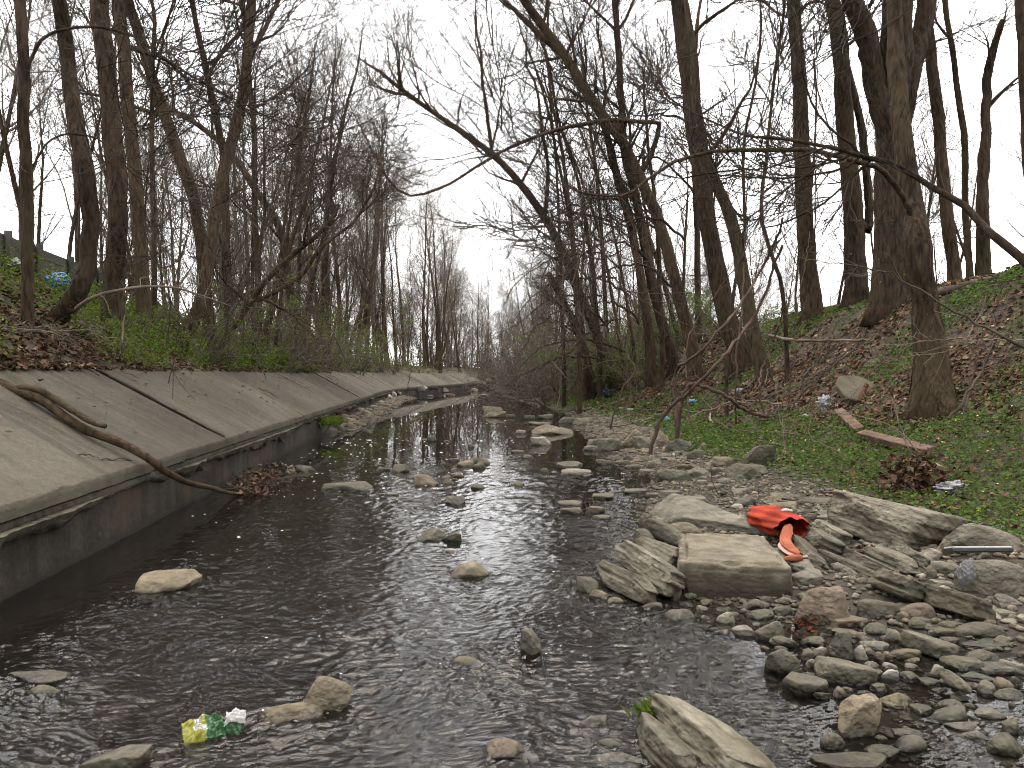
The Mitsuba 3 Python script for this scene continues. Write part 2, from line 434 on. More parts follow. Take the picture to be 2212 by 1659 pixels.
gx = axis([(-160, 20), (-40, 2.0), (-14, 0.35), (-7, 0.12), (9, 0.25), (16, 1.2), (40, 20), (160, 1)])
gy = axis([(-25, 3.0), (-2, 0.3), (2.2, 0.07), (9, 0.12), (18, 0.25), (40, 0.8), (120, 12), (300, 1)])
X, Y = np.meshgrid(gx, gy)
Z = ground_z(X, Y)
nx, ny = len(gx), len(gy)
i, j = np.meshgrid(np.arange(nx - 1), np.arange(ny - 1))
a = (j * nx + i).ravel()
quads = np.stack([a, a + 1, a + nx + 1, a + nx], 1)
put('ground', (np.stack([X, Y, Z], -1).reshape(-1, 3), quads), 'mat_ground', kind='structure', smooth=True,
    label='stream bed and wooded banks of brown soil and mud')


# ------------------------------------------------------------------ water
def ripples(x, y):
    calm = np.clip((y - 11.0) / 4.0, 0, 1)
    n = offs(x, y)
    edge = np.clip((-n - 0.2) / 1.3, 0, 1)
    right = np.clip((x - EX(np.clip(y, -5, 119)) + 0.35) / 0.6, 0, 1)
    side = np.clip((y - 7.3) / 1.0, 0, 1) * np.clip((x - 1.15) / 0.5, 0, 1)
    amp = (1 - calm * 0.93) * (0.18 + 0.82 * edge) * (1 - 0.90 * np.maximum(right, side))
    q = np.stack([x, y, np.zeros_like(x)], -1)
    wx = meshkit.fbm(q * 2.1, 2, 3) - 0.5
    wy = meshkit.fbm(q * 2.1, 2, 4) - 0.5
    patch = np.clip(0.35 + 2.0 * (meshkit.fbm(q * [1.1, 0.7, 1], 3, 11) - 0.25), 0.35, 1.25)
    q1 = np.stack([x + wx * 0.30, y + wy * 0.30, 0 * x], -1)

    def ridge(f, s):
        return 1 - np.abs(2 * meshkit.noise(q1 * f, s) - 1)
    h = 0.008 * meshkit.noise(q1 * [3.5, 4.5, 1], 21) + 0.0070 * ridge([8, 12, 1], 22) + 0.0090 * ridge([17, 26, 1], 23) + 0.0066 * ridge([30, 44, 1], 24)
    still = 0.0008 * meshkit.noise(q * [3.0, 8, 1], 31) + 0.0018 * meshkit.noise(q * [6, 9, 1], 32) * np.clip(1 - calm, 0, 1)
    wake = 0 * x
    for a_, b_, w_ in WAKES:
        dx, dy = (x - a_) / (0.75 * w_ + 0.05), (b_ + 0.1 * w_ - y) / (1.6 * w_ + 0.1)
        wake = np.maximum(wake, np.exp(-dx * dx - np.where(dy > 0, 0.8 * dy, 3.5 * dy) ** 2))
    return (amp * patch + 0.75 * wake) * (h - 0.010) + still


WAKES = []


# ------------------------------------------------------------------ the sloped concrete embankment
wall = thing('concrete_embankment', 'long sloping concrete embankment with stepped lip along the left side of the stream', 'embankment')


def strip(y0, y1, prof, step, closed=True, disp=None):
    """A profile of (n, z) points swept along the wall line, with end caps."""
    ys = np.linspace(y0, y1, max(2, int(math.ceil((y1 - y0) / step)) + 1))
    m = len(prof)
    N, Zp = np.array([p[0] for p in prof]), np.array([p[1] for p in prof])
    yy, nn = np.meshgrid(ys, N, indexing='ij')
    zz = np.broadcast_to(Zp, yy.shape).copy()
    if disp is not None:
        nn, zz = disp(yy, nn, zz)
    x, y = wall_pt(yy, nn)
    v = np.stack([x, y, zz], -1).reshape(-1, 3)
    i, j = np.meshgrid(np.arange(len(ys) - 1), np.arange(m if closed else m - 1), indexing='ij')
    j2 = (j + 1) % m
    f = np.stack([i * m + j, (i + 1) * m + j, (i + 1) * m + j2, i * m + j2], -1).reshape(-1, 4)
    f = np.vstack([f[:, [0, 1, 2]], f[:, [0, 2, 3]]])
    if closed:
        o = (len(ys) - 1) * m
        fan = np.array([[0, k, k + 1] for k in range(1, m - 1)])
        f = np.vstack([f, fan, fan[:, ::-1] + o])
    return v, f


joints = [-7.6, -1.5, 4.6, 10.7, 16.8, 22.9, 29.0, 35.1, 41.2, 47.3, 53.4, 59.5, 65.6, 71.7, 77.8, 83.9, 90.0, 96.1]
for k, (y0, y1) in enumerate(zip(joints[:-1], joints[1:])):
    lift = 0.018 * math.sin(k * 2.3)
    ns = np.linspace(0.012, 1.70, 26)
    prof = [(-0.012, 0.545), (-0.010, 0.600), (-0.006, 0.640)] + [(n, slab_z(n)) for n in ns] + [(1.70, 1.40), (0.10, 0.545)]

    def disp(yy, nn, zz, lift=lift, k=k):
        q = np.stack([yy * 2.5, nn * 2.5, zz * 0], -1)
        top = (zz > 0.6)
        zz = zz + top * (lift * np.clip(nn, 0, 0.3) / 0.3 + 0.016 * (meshkit.fbm(q, 3, 40 + k) - 0.5))
        e = meshkit.fbm(np.stack([yy * 9, zz * 9, nn * 0], -1), 3, 60)
        nn = nn + np.where(nn < 0.002, 0.022 * (e - 0.5) + 0.02 * np.clip((e - 0.62) * 6, 0, 1), 0)
        return nn, zz
    put('slab', strip(y0 + 0.013, y1 - 0.013, prof, 0.10 if y1 < 24 else 0.5, True, disp), 'mat_slab', wall, smooth=28)


for k, yj in enumerate(joints[2:10]):
    ns = np.linspace(0.03, 1.66, 30)
    xj, yjj = wall_pt(np.full(30, yj), ns)
    P = np.stack([xj, yjj, slab_z(ns) + 0.002 + 0.010 * (meshkit.fbm(np.stack([ns * 9, 0 * ns, 0 * ns + k], -1), 2, 5) - 0.5)], -1)
    w_ = (0.016 if k == 1 else 0.004) + (0.026 if k == 1 else 0.014) * np.clip(meshkit.fbm(np.stack([ns * 4, 0 * ns, 0 * ns + 3 * k], -1), 3, 6) - 0.35, 0, 1)
    m = tubes(P[None], w_[None], 6)
    m = (m[0] * 1.0, m[1])
    paint('joint_dirt', m, 'dirt', wall)


def ledge_disp(yy, nn, zz):
    e = meshkit.fbm(np.stack([yy * 6, zz * 12, nn * 0], -1), 3, 61)
    return nn + 0.012 * (e - 0.5), zz


put('ledge', strip(-8, 96, [(0.020, 0.475), (0.012, 0.500), (0.010, 0.526), (0.045, 0.531), (0.050, 0.5435), (0.20, 0.5435), (0.20, 0.475)], 0.12, True, ledge_disp), 'mat_ledge', wall, smooth=28)


def ragged(yy, nn, zz):
    a = np.clip(meshkit.fbm(np.stack([yy * 0.7, 0 * yy, 0 * yy], -1), 2, 62) - 0.36, 0, 1) * 3.0
    b = meshkit.fbm(np.stack([yy * 5.5, 0 * yy, 0 * yy + 3], -1), 4, 63)
    c = meshkit.fbm(np.stack([yy * 14, zz * 14, 0 * yy], -1), 3, 64)
    low = zz < 0.47
    drop = 0.012 + np.clip(a + 0.15, 0, 1) * (0.02 + 0.17 * b ** 1.5)
    zz = np.where(zz < 0.44, 0.466 - drop, np.where(low, 0.466 - drop * 0.5, zz))
    out = (nn < 0.056) * (0.075 * np.clip(a, 0, 1) * (0.4 + b)) * np.where(low, 0.8, 1.2)
    return nn - out + 0.03 * (c - 0.5) * (nn < 0.1), zz


put('mortar_drip', strip(-8, 96, [(0.052, 0.42), (0.03, 0.445), (0.02, 0.472), (0.22, 0.4728), (0.22, 0.42)], 0.035, True, ragged), 'mat_ledge', wall, smooth=40,
    label='ragged crust of spilled mortar under the lip')
wprof = [(0.058, z) for z in np.linspace(-0.5, 0.455, 14)] + [(0.24, 0.455), (0.24, -0.5)]
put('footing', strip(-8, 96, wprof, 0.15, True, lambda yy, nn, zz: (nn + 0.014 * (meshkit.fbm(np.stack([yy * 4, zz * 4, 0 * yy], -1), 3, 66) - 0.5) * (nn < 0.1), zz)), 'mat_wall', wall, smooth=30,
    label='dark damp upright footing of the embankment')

# road barrier on top of the left bank
bt = thing('road_barrier', 'low grey barrier of weathered boards along the top of the left bank', 'barrier')
rb = [at(u, v, y) for u, v, y in ((-120, 458, 12.5), (0, 505, 15.0), (70, 533, 17.0), (140, 560, 19.5), (205, 582, 22.5), (265, 600, 26.0))]
for p, q in zip(rb[:-1], rb[1:]):
    d = unit(q - p)
    q = q - d * 0.02
    s_ = unit(np.cross(d, [0, 0, 1])) * 0.05
    for k in range(5):
        h1, h0 = -0.22 * k, -0.22 * k - 0.205
        o = s_ * (1 + 0.12 * (k % 2))
        v = np.array([p - o + [0, 0, h0], q - o + [0, 0, h0], q + o + [0, 0, h0], p + o + [0, 0, h0], p - o + [0, 0, h1], q - o + [0, 0, h1], q + o + [0, 0, h1], p + o + [0, 0, h1]])
        f = np.array([[0, 3, 2, 1], [4, 5, 6, 7], [0, 1, 5, 4], [1, 2, 6, 5], [2, 3, 7, 6], [3, 0, 4, 7]])
        f = np.vstack([f[:, [0, 1, 2]], f[:, [0, 2, 3]]])
        paint('board', (v, f), 'barrier', bt, smooth=False)
    paint('post', one_tube([p + s_ * 2.6 + [0, 0, -1.3], p + s_ * 2.6 + [0, 0, 0.06]], 0.07, 0.07, 3, 6, 0), 'barrier', bt, smooth=False)

# ------------------------------------------------------------------ trees
def tree(name, path, y, w, label, bark=0.5, nl=10, seed=0, group=None, start=0.35, wand=0.6, lean=0.0, Ll=3.0, ext=6.0, dens=1.0, flare=1.5, bias=None, forks=(), sink=0.3, twig=1.0, curl=None):
    """path: bearings of the trunk from its foot upward; y: distance of the foot; w: trunk width near the foot and where the path ends (same unit as the bearings)."""
    rng = np.random.default_rng(seed + 1000)
    key = thing(name, label, 'tree', group)
    n = len(path)
    wob = np.cumsum(rng.standard_normal(n)) * wand * 0.25
    wob -= wob[0]
    frac = np.linspace(0, 1, n)
    P = [at(u, v, y + lean * t + o) for (u, v), t, o in zip(path, frac, wob)]
    foot = P[0].copy()
    gz = float(ground_z(foot[0], foot[1]))
    if foot[2] > gz - 0.05:
        P = [np.array([foot[0], foot[1], gz - sink])] + P
    else:
        P = [np.array([foot[0], foot[1], min(gz - sink, foot[2] - 0.1)])] + P[1:]
        P[0][2] = gz - sink
    r0, r1 = w[0] / 2 * y / FPX, w[1] / 2 * (y + lean) / FPX
    L0 = sum(np.linalg.norm(P[i + 1] - P[i]) for i in range(len(P) - 1))
    if ext > 0:
        d = unit(P[-1] - P[-2])
        q = P[-1]
        for k in range(4):
            d = unit(d + 0.12 * rng.standard_normal(3) + [0, 0, 0.12])
            q = q + d * ext / 4
            P.append(q)
    K = 34
    Q, s = resample(P, K)
    Lt = L0 + ext
    s0 = L0 / Lt
    R = np.where(s < s0, r0 + (r1 - r0) * s / s0, r1 * np.maximum(1 - (s - s0) / max(1 - s0, 1e-6), 0.08) ** 0.8)
    h = s * Lt
    R = R * (1 + (flare - 1) * np.exp(-h / (2.2 * r0)))
    if ext == 0:
        R[-1] *= 0.8
    Q[3:] += np.cumsum(rng.standard_normal((K - 3, 3)) * 0.012, 0) * [1, 1, 0.2]
    S = 14
    v, f = tubes(Q[None], R[None], S, 0.0, rng, True)
    q = v[:K * S].copy()
    c = np.repeat(Q, S, 0)
    rel = q - c
    ang = np.tile(np.arange(S), K)
    root = 1 + 0.42 * np.repeat(np.exp(-h / (2.0 * r0)), S) * np.sin(ang * 2 * np.pi / S * 3 + seed)
    bump = 1 + 0.34 * (meshkit.fbm(q * [3.5, 3.5, 1.8], 3, seed) - 0.5) + 0.05 * rng.standard_normal(len(q)) * 0.6
    v[:K * S] = c + rel * (bump * root)[:, None]
    put('trunk', (v, f), 'mat_bark', key, smooth=True, uv=float(bark))
    base_P, base_R = [Q[None]], [R[None]]
    for kk, (t0, fp, fw, dy) in enumerate(forks):
        i0 = min(int(t0 * s0 * (K - 1)), K - 2)
        yy = Q[i0][1]
        FP = [Q[i0]] + [at(u, vv, yy + dy * (k + 1) / len(fp)) for k, (u, vv) in enumerate(fp)]
        d = unit(FP[-1] - FP[-2])
        FP += [FP[-1] + d * 1.0 + rng.standard_normal(3) * 0.1, FP[-1] + d * 2.2 + [0, 0, 0.4]]
        FQ, fs = resample(FP, K)
        FQ[2:] += np.cumsum(rng.standard_normal((K - 2, 3)) * 0.010, 0)
        fr = (fw[0] + (fw[1] - fw[0]) * fs) / 2 * yy / FPX
        fr[-6:] *= np.linspace(0.9, 0.3, 6)
        vf = tubes(FQ[None], fr[None], 10, 0.05, rng, True)
        put('limb', vf, 'mat_bark', key, smooth=True, uv=float(bark))
        base_P.append(FQ[None])
        base_R.append(fr[None])
    BP, BR = np.concatenate(base_P), np.concatenate(base_R)
    m = max(1, nl)
    P1, R1 = branch_out(Q[None], R[None], m, Ll * 1.15, (30, 75), 0.06, 11, rng, start, 0.98, 0.13, 0.065, 0.010, 0.4, 0.6, bias)
    for k in range(m):
        put('limb', tubes(P1[k:k + 1], R1[k:k + 1], 6), 'mat_bark', key, smooth=True, uv=float(bark))
    if len(forks):
        Pf, Rf = branch_out(BP[1:], BR[1:], 6, Ll * 0.7, (30, 70), 0.06, 11, rng, 0.25, 1.0, 0.2, 0.03, 0.005, 0.4, 0.5)
        P1, R1 = np.concatenate([P1, Pf]), np.concatenate([R1, Rf])
        extra = tubes(Pf, Rf, 5)
    P2, R2 = branch_out(P1, R1, max(1, int(round(6 * dens))), Ll * 0.66, (22, 58), 0.05, 9, rng, 0.12, 1.0, 0.12, 0.024, 0.0075, 0.35, 0.65)
    P3, R3 = branch_out(P2, R2, max(1, int(round(4 * dens))), Ll * 0.40, (20, 55), 0.05, 5, rng, 0.1, 1.0, 0.13, 0.012, 0.0060 * twig, 0.3, 0.75)
    # side twigs straight from the trunk
    P4, R4 = branch_out(Q[None], R[None], 22, 1.1, (35, 85), 0.08, 5, rng, 0.12, 0.98, 0.16, 0.007, 0.003, 0.2, 0.2)
    P5, R5 = branch_out(np.concatenate([P3, P4]), np.concatenate([R3, R4]), 2, Ll * 0.20, (20, 60), 0.06, 3, rng, 0.05, 0.95, 0.14, 0.008, 0.0048 * twig, 0.3, 0.8)
    tw = [tubes(P2, R2, 3), tubes(P3, R3, 3), tubes(P4, R4, 3), tubes(P5, R5, 3)]
    if len(forks):
        tw.append(extra)
    put('twigs', cat(tw), 'mat_twig', key, kind='stuff')
    return key, Q, R


# left bank
tree('tree', [(60, 715), (58, 500), (50, 250), (40, 0)], 11.0, (25, 23), 'straight slim dark tree nearest the left edge of the picture', 0.3, 6, 1, start=0.45, forks=[(0.72, [(120, 72), (210, 62), (280, 75), (350, 115), (400, 150)], (8, 2.5), 0.4), (0.45, [(125, 300), (165, 290), (215, 300), (260, 335), (305, 370)], (5, 1.5), 0.3)])
tree('tree', [(118, 705), (165, 640), (193, 560), (197, 470), (188, 395), (165, 270), (148, 130), (132, -5)], 12.0, (40, 30), 'dark tree with a kinked trunk and swollen knot beside the blue bag', 0.15, 8, 2, flare=1.35, start=0.5)
tree('tree', [(243, 710), (250, 600), (262, 450), (248, 260), (232, 120), (218, -5)], 14.0, (42, 36), 'thick brown tree wrapped by a climbing vine on the left bank', 0.35, 8, 3, start=0.45)
tree('tree', [(312, 725), (308, 600), (296, 430), (283, 250), (268, 100), (258, -5)], 15.5, (30, 26), 'slim brown tree just right of the vine wrapped trunk', 0.45, 7, 4, start=0.45)
tree('tree', [(452, 700), (440, 560), (425, 460), (380, 320), (330, 190), (298, 80), (270, -5)], 18.0, (27, 22), 'tall tree leaning left across the upright trunks of the left bank', 0.4, 9, 5, start=0.35)
tree('tree', [(333, 700), (332, 560), (330, 400), (328, 200), (330, 60), (322, -5)], 17.0, (12, 8), 'thin straight pole of a tree between the slim trunk and the leaning tree', 0.4, 7, 6, start=0.35, flare=1.15, forks=[(0.75, [(355, 80), (370, 20)], (6, 3), 0.2)])
tree('tree', [(388, 755), (425, 680), (445, 615), (462, 480), (488, 350), (515, 240), (530, 120), (540, -5)], 16.5, (30, 20), 'curved brown tree rising from the top edge of the slab and forking high up', 0.5, 8, 7, start=0.5, forks=[(0.70, [(555, 110), (585, 55), (608, 5)], (12, 7), 0.5)])
tree('tree', [(497, 760), (496, 640), (492, 500), (490, 350), (462, 180), (438, 60), (428, -5)], 20.0, (22, 11), 'slender dark tree close behind the curved forking tree', 0.2, 8, 8, start=0.4)
tree('tree', [(640, 760), (622, 590), (600, 480), (560, 420), (500, 330), (430, 270), (370, 235), (330, 190)], 29.5, (20, 10), 'tree leaning steeply left behind the forking tree', 0.45, 8, 9, start=0.3, ext=2.0)
tree('leaning_tree', [(462, 783), (500, 725), (540, 665), (590, 605), (650, 545), (690, 512), (722, 478)], 18.0, (17, 9), 'dead looking tree slanting low to the right over the slab', 0.35, 5, 10, start=0.3, ext=0.5, Ll=1.6, flare=1.2, forks=[(0.45, [(640, 610), (685, 550), (702, 530)], (10, 5), 0.3)])


def bank_y(u, n):
    """How far off the bearing u crosses the line n metres behind the footing."""
    ys = np.linspace(8, 90, 800)
    k = np.nonzero(offs((u - CX) / FPX * ys, ys) > n)[0]
    return float(ys[k[0]]) if len(k) else 90.0


tree('tree', [(560, 770), (556, 600), (548, 430), (545, 300), (530, 120), (520, -5)], 23.5, (15, 9), 'narrow tree with ivy at its foot behind the slanting dead tree', 0.4, 9, 11, start=0.35)
tree('tree', [(708, 790), (706, 640), (704, 540), (712, 400), (735, 300)], 37.5, (17, 8), 'dark upright tree above the middle of the slab with upswept branches', 0.2, 10, 12, start=0.4, Ll=3.5)
tree('tree', [(755, 770), (770, 700), (800, 620), (815, 540), (820, 400)], 47.0, (9, 5), 'pale thin sapling leaning right above the slab', 0.9, 8, 13, start=0.3, ext=2.5)

# right bank
tree('tree', [(1322, 835), (1290, 720), (1243, 600), (1205, 510), (1150, 425), (1080, 345), (1010, 290), (930, 235), (855, 180)], 34.0, (24, 9), 'long tree arching far left over the stream', 0.55, 16, 20, start=0.3, ext=2.5, Ll=5.0, dens=1.15, forks=[(0.72, [(1055, 270), (1045, 200), (1038, 110)], (9, 4), 0.4), (0.5, [(1180, 380), (1165, 280), (1150, 180)], (9, 4), 0.5)])
tree('tree', [(1278, 832), (1258, 740), (1230, 680), (1190, 610), (1180, 590)], 34.0, (18, 13), 'short broken trunk under the long arching tree', 0.4, 5, 21, start=0.4, ext=0.0, Ll=2.0, flare=1.2)
tree('tree', [(1408, 805), (1390, 640), (1362, 480), (1335, 380), (1318, 300), (1275, 200), (1215, 120), (1150, 60)], 30.0, (22, 12), 'brown tree bending left at its top behind the arching tree', 0.45, 14, 22, start=0.3, ext=3.0, Ll=4.5, dens=1.15)
tree('tree', [(1458, 805), (1425, 680), (1392, 540), (1372, 430), (1345, 330), (1338, 200), (1330, 60)], 30.0, (24, 13), 'upright brown tree behind the pair of leaning trunks', 0.4, 13, 23, start=0.35, Ll=4.5, dens=1.1)
tree('tree', [(1502, 815), (1462, 620), (1425, 480), (1392, 395), (1345, 300), (1290, 225), (1230, 125), (1160, 30), (1135, -5)], 26.0, (30, 18), 'big smooth tree leaning left with a broad dense crown over the water', 0.6, 16, 24, start=0.35, Ll=4.5, dens=1.15, forks=[(0.52, [(1425, 265), (1335, 256), (1235, 270), (1110, 312), (1040, 350), (960, 400), (880, 418), (845, 392), (815, 345)], (11, 2.5), -3.0)])
tree('tree', [(1600, 795), (1570, 680), (1545, 560), (1525, 440), (1505, 310), (1490, 180), (1478, 60), (1472, -5)], 24.0, (44, 30), 'large straight trunk leaning slightly left among hanging vines', 0.35, 10, 25, start=0.45, Ll=4.0)
tree('tree', [(1662, 838), (1632, 745), (1608, 640), (1588, 530), (1558, 440), (1530, 380), (1508, 300), (1495, 200)], 20.5, (34, 20), 'bare brown tree curving up to the left beside the vine tangle', 0.65, 9, 26, start=0.4, Ll=3.0, ext=4.0)
tree('tree', [(1755, 722), (1748, 600), (1738, 450), (1728, 300), (1724, 150), (1714, -5)], 24.0, (40, 27), 'straight grey trunk on the crest of the right bank', 0.6, 7, 27, start=0.55)
tree('tree', [(1850, 650), (1845, 520), (1836, 400), (1826, 300), (1818, 150), (1800, -5)], 23.0, (46, 30), 'rough stubby trunk half hidden behind the giant forked tree', 0.2, 6, 28, start=0.5, forks=[(0.35, [(1872, 500), (1880, 440), (1872, 330), (1850, 200)], (20, 12), 0.3)])
tree('giant_tree', [(1926, 700), (1928, 560), (1922, 400), (1930, 250), (1938, 120), (1940, -5)], 18.0, (72, 62), 'giant dark tree forking into three limbs at the top of the picture', 0.2, 7, 29, start=0.6, flare=1.25, Ll=4, forks=[(0.55, [(1895, 170), (1872, 70), (1842, -8)], (50, 34), -0.5), (0.50, [(1958, 190), (1985, 90), (2002, -8)], (46, 34), 0.4)])
tree('tree', [(2030, 895), (2012, 790), (1996, 680), (1980, 560), (1966, 440), (1950, 320), (1938, 200), (1932, 60), (1930, -5)], 11.6, (66, 34), 'nearest tree on the right bank with flared roots above the leaf litter', 0.4, 6, 30, start=0.55, flare=2.3, Ll=2.6, forks=[(0.50, [(1926, 390), (1891, 362), (1816, 345), (1746, 330), (1690, 325), (1600, 322), (1480, 345)], (13, 2.5), -1.6)])
tree('tree', [(2062, 615), (2045, 450), (2030, 330), (2018, 200), (2004, 60), (1998, -5)], 19.0, (28, 22), 'straight bare tree right of the giant forked trunk', 0.4, 7, 31, start=0.5, Ll=2.6)
tree('tree', [(2095, 612), (2088, 450), (2080, 250), (2060, 120), (2042, -5)], 19.5, (15, 11), 'thin pole tree between the straight tree and the snapped trunk', 0.3, 6, 32, start=0.45, Ll=2.4)
tree('tree_snag', [(2124, 600), (2122, 450), (2124, 300), (2128, 180), (2146, 100), (2164, 42)], 19.5, (30, 14), 'dead snapped trunk with a jagged leaning top near the right edge', 0.35, 3, 33, start=0.3, ext=0.0, Ll=2.0, dens=0.6)
tree('tree', [(2240, 640), (2226, 480), (2214, 300), (2204, 120), (2196, -5)], 13.0, (26, 20), 'dark trunk cut by the right edge of the picture', 0.1, 7, 34, start=0.4, Ll=2.4)
tree('leaning_tree', [(2420, 900), (2330, 700), (2212, 556), (2136, 490), (2106, 447), (2046, 415), (1981, 367), (1901, 340), (1831, 322), (1771, 310), (1701, 298), (1631, 292), (1571, 266), (1501, 236)], 9.0, (26, 3), 'small dark tree arching in from the right edge over the bank', 0.05, 10, 35, start=0.5, ext=0.6, Ll=1.8, lean=1.5, flare=1.2)
tree('tree', [(1510, 800), (1508, 620), (1505, 480), (1498, 300), (1500, 100)], 33.0, (14, 9), 'slim trunk clothed in dark ivy behind the large straight trunk', 0.2, 9, 36, start=0.4)
tree('tree', [(1700, 760), (1690, 640), (1660, 540), (1640, 470), (1650, 330), (1668, 160), (1690, 0)], 19.0, (10, 6), 'wiry crooked sapling left of the straight grey trunk', 0.3, 10, 37, start=0.3, flare=1.1, Ll=2.4)
tree('tree', [(1570, 770), (1585, 620), (1610, 500), (1605, 330), (1625, 200), (1640, 50)], 18.0, (9, 5), 'wiry upright sapling tangled with vines', 0.2, 10, 38, start=0.3, flare=1.1, Ll=2.4)
rng = np.random.default_rng(404)
for k in range(11):
    u0 = 1215 + 26 * k + rng.normal() * 8
    y0 = rng.uniform(27, 42)
    ln = rng.uniform(60, 210) * (1 if k % 4 else 0.3)
    vt = rng.uniform(60, 330)
    kink = rng.uniform(0.55, 0.8)
    path = [(u0, 812), (u0 - ln * 0.16, 812 - (812 - vt) * 0.33), (u0 - ln * 0.42, 812 - (812 - vt) * 0.62), (u0 - ln * kink, 812 - (812 - vt) * 0.82), (u0 - ln, vt)]
    w0 = rng.uniform(7, 13)
    tree('slender_tree', path, y0, (w0, w0 * 0.45), 'slender bare tree leaning left over the water among the right bank trunks', float(rng.uniform(0.1, 0.7)), 11, 700 + k, 'slender trees leaning over the water from the right bank', start=0.3, ext=2.5, Ll=2.9, dens=0.8, flare=1.2, bias=[-0.6, -0.2, 0.0])
for k in range(6):
    u0 = 545 + 50 * k + rng.normal() * 8
    y0 = bank_y(u0, rng.uniform(2.2, 3.6))
    vt = rng.uniform(180, 420)
    ln = rng.normal() * 45
    path = [(u0, 795), (u0 + ln * 0.2, 640), (u0 + ln * 0.55, 795 - (795 - vt) * 0.6), (u0 + ln, vt)]
    tree('slender_tree', path, y0, (rng.uniform(8, 13), 5), 'slender upright tree above the middle of the slab', float(rng.uniform(0.1, 0.7)), 11, 740 + k, 'slender trees above the middle of the slab', start=0.3, ext=2.5, Ll=2.9, dens=0.8, flare=1.2)

# ------------------------------------------------------------------ the woods behind: copies of a few bare trees and shrubs
def wild_tree(seed, H, r, nl, up=0.12, lean=0.06, stems=1):
    rng = np.random.default_rng(seed)
    tr, tw = [], []
    for s in range(stems):
        K = 11
        d = unit(np.array([rng.normal() * (lean + 0.12 * (stems > 1)), rng.normal() * (lean + 0.12 * (stems > 1)), 1.0]))
        P = np.zeros((1, K, 3))
        P[0, 0] = [rng.normal() * 0.15 * (stems > 1), rng.normal() * 0.15 * (stems > 1), -0.4]
        for k in range(1, K):
            P[0, k] = P[0, k - 1] + d * (H / (K - 1)) * (1 if s == 0 else 0.8)
            d = unit(d + rng.standard_normal(3) * 0.055 + [0, 0, 0.04])
        R = (r * (1 - np.linspace(0, 1, K) ** 0.9 * 0.92))[None] * (1 if s == 0 else 0.7)
        R[0, 0] *= 1.5
        tr.append(tubes(P, R, 7, 0.05, rng))
        P1, R1 = branch_out(P, R, nl, H * 0.34, (22, 60), up, 8, rng, 0.22, 0.99, 0.10, 0.035, 0.006, 0.6, 0.55)
        P2, R2 = branch_out(P1, R1, 6, H * 0.16, (22, 60), up, 6, rng, 0.15, 1.0, 0.12, 0.016, 0.005, 0.4, 0.65)
        P3, R3 = branch_out(P2, R2, 4, H * 0.085, (25, 60), up, 4, rng, 0.15, 1.0, 0.14, 0.009, 0.005, 0.3, 0.75)
        tw += [tubes(P1, R1, 4), tubes(P2, R2, 3), tubes(P3, R3, 3)]
    return cat(tr), cat(tw)


def wild_shrub(seed, H, stems, droop=-0.10, leaves=0, leaf=0.035, pal='shrub', spread=0.9):
    rng = np.random.default_rng(seed)
    K = 9
    P = np.zeros((stems, K, 3))
    az = rng.uniform(0, 2 * np.pi, stems)
    P[:, 0] = np.stack([np.cos(az), np.sin(az), 0 * az], 1) * rng.uniform(0, 0.35, (stems, 1)) * spread - [0, 0, 0.15]
    d = unit(np.stack([np.cos(az) * spread * 0.5, np.sin(az) * spread * 0.5, np.ones(stems)], 1) + rng.standard_normal((stems, 3)) * 0.25)
    L = H * rng.uniform(0.6, 1.3, stems)[:, None]
    for k in range(1, K):
        P[:, k] = P[:, k - 1] + d * L / (K - 1)
        d = unit(d + rng.standard_normal((stems, 3)) * 0.14 + [0, 0, droop] + 0.05 * np.stack([np.cos(az), np.sin(az), 0 * az], 1))
    R = np.linspace(0.016, 0.005, K)[None] * rng.uniform(0.7, 1.4, (stems, 1))
    P1, R1 = branch_out(P, R, 5, H * 0.35, (25, 75), 0.02, 6, rng, 0.2, 1.0, 0.22, 0.010, 0.004, 0.3, 0.7)
    P2, R2 = branch_out(P1, R1, 4, H * 0.14, (25, 75), 0.02, 4, rng, 0.1, 1.0, 0.25, 0.006, 0.0035, 0.3, 0.7)
    tw = cat([tubes(P, R, 5), tubes(P1, R1, 3), tubes(P2, R2, 3)])
    if not leaves:
        return tw, None, None
    pts = np.concatenate([P2[:, 1:].reshape(-1, 3), P1[:, 2:].reshape(-1, 3)])
    c = pts[rng.integers(0, len(pts), leaves)] + rng.standard_normal((leaves, 3)) * 0.035
    lv, col = leaf_mesh(c, rng.uniform(0.6, 1.3, leaves) * leaf, rng, pal, 0.9)
    return tw, lv, col


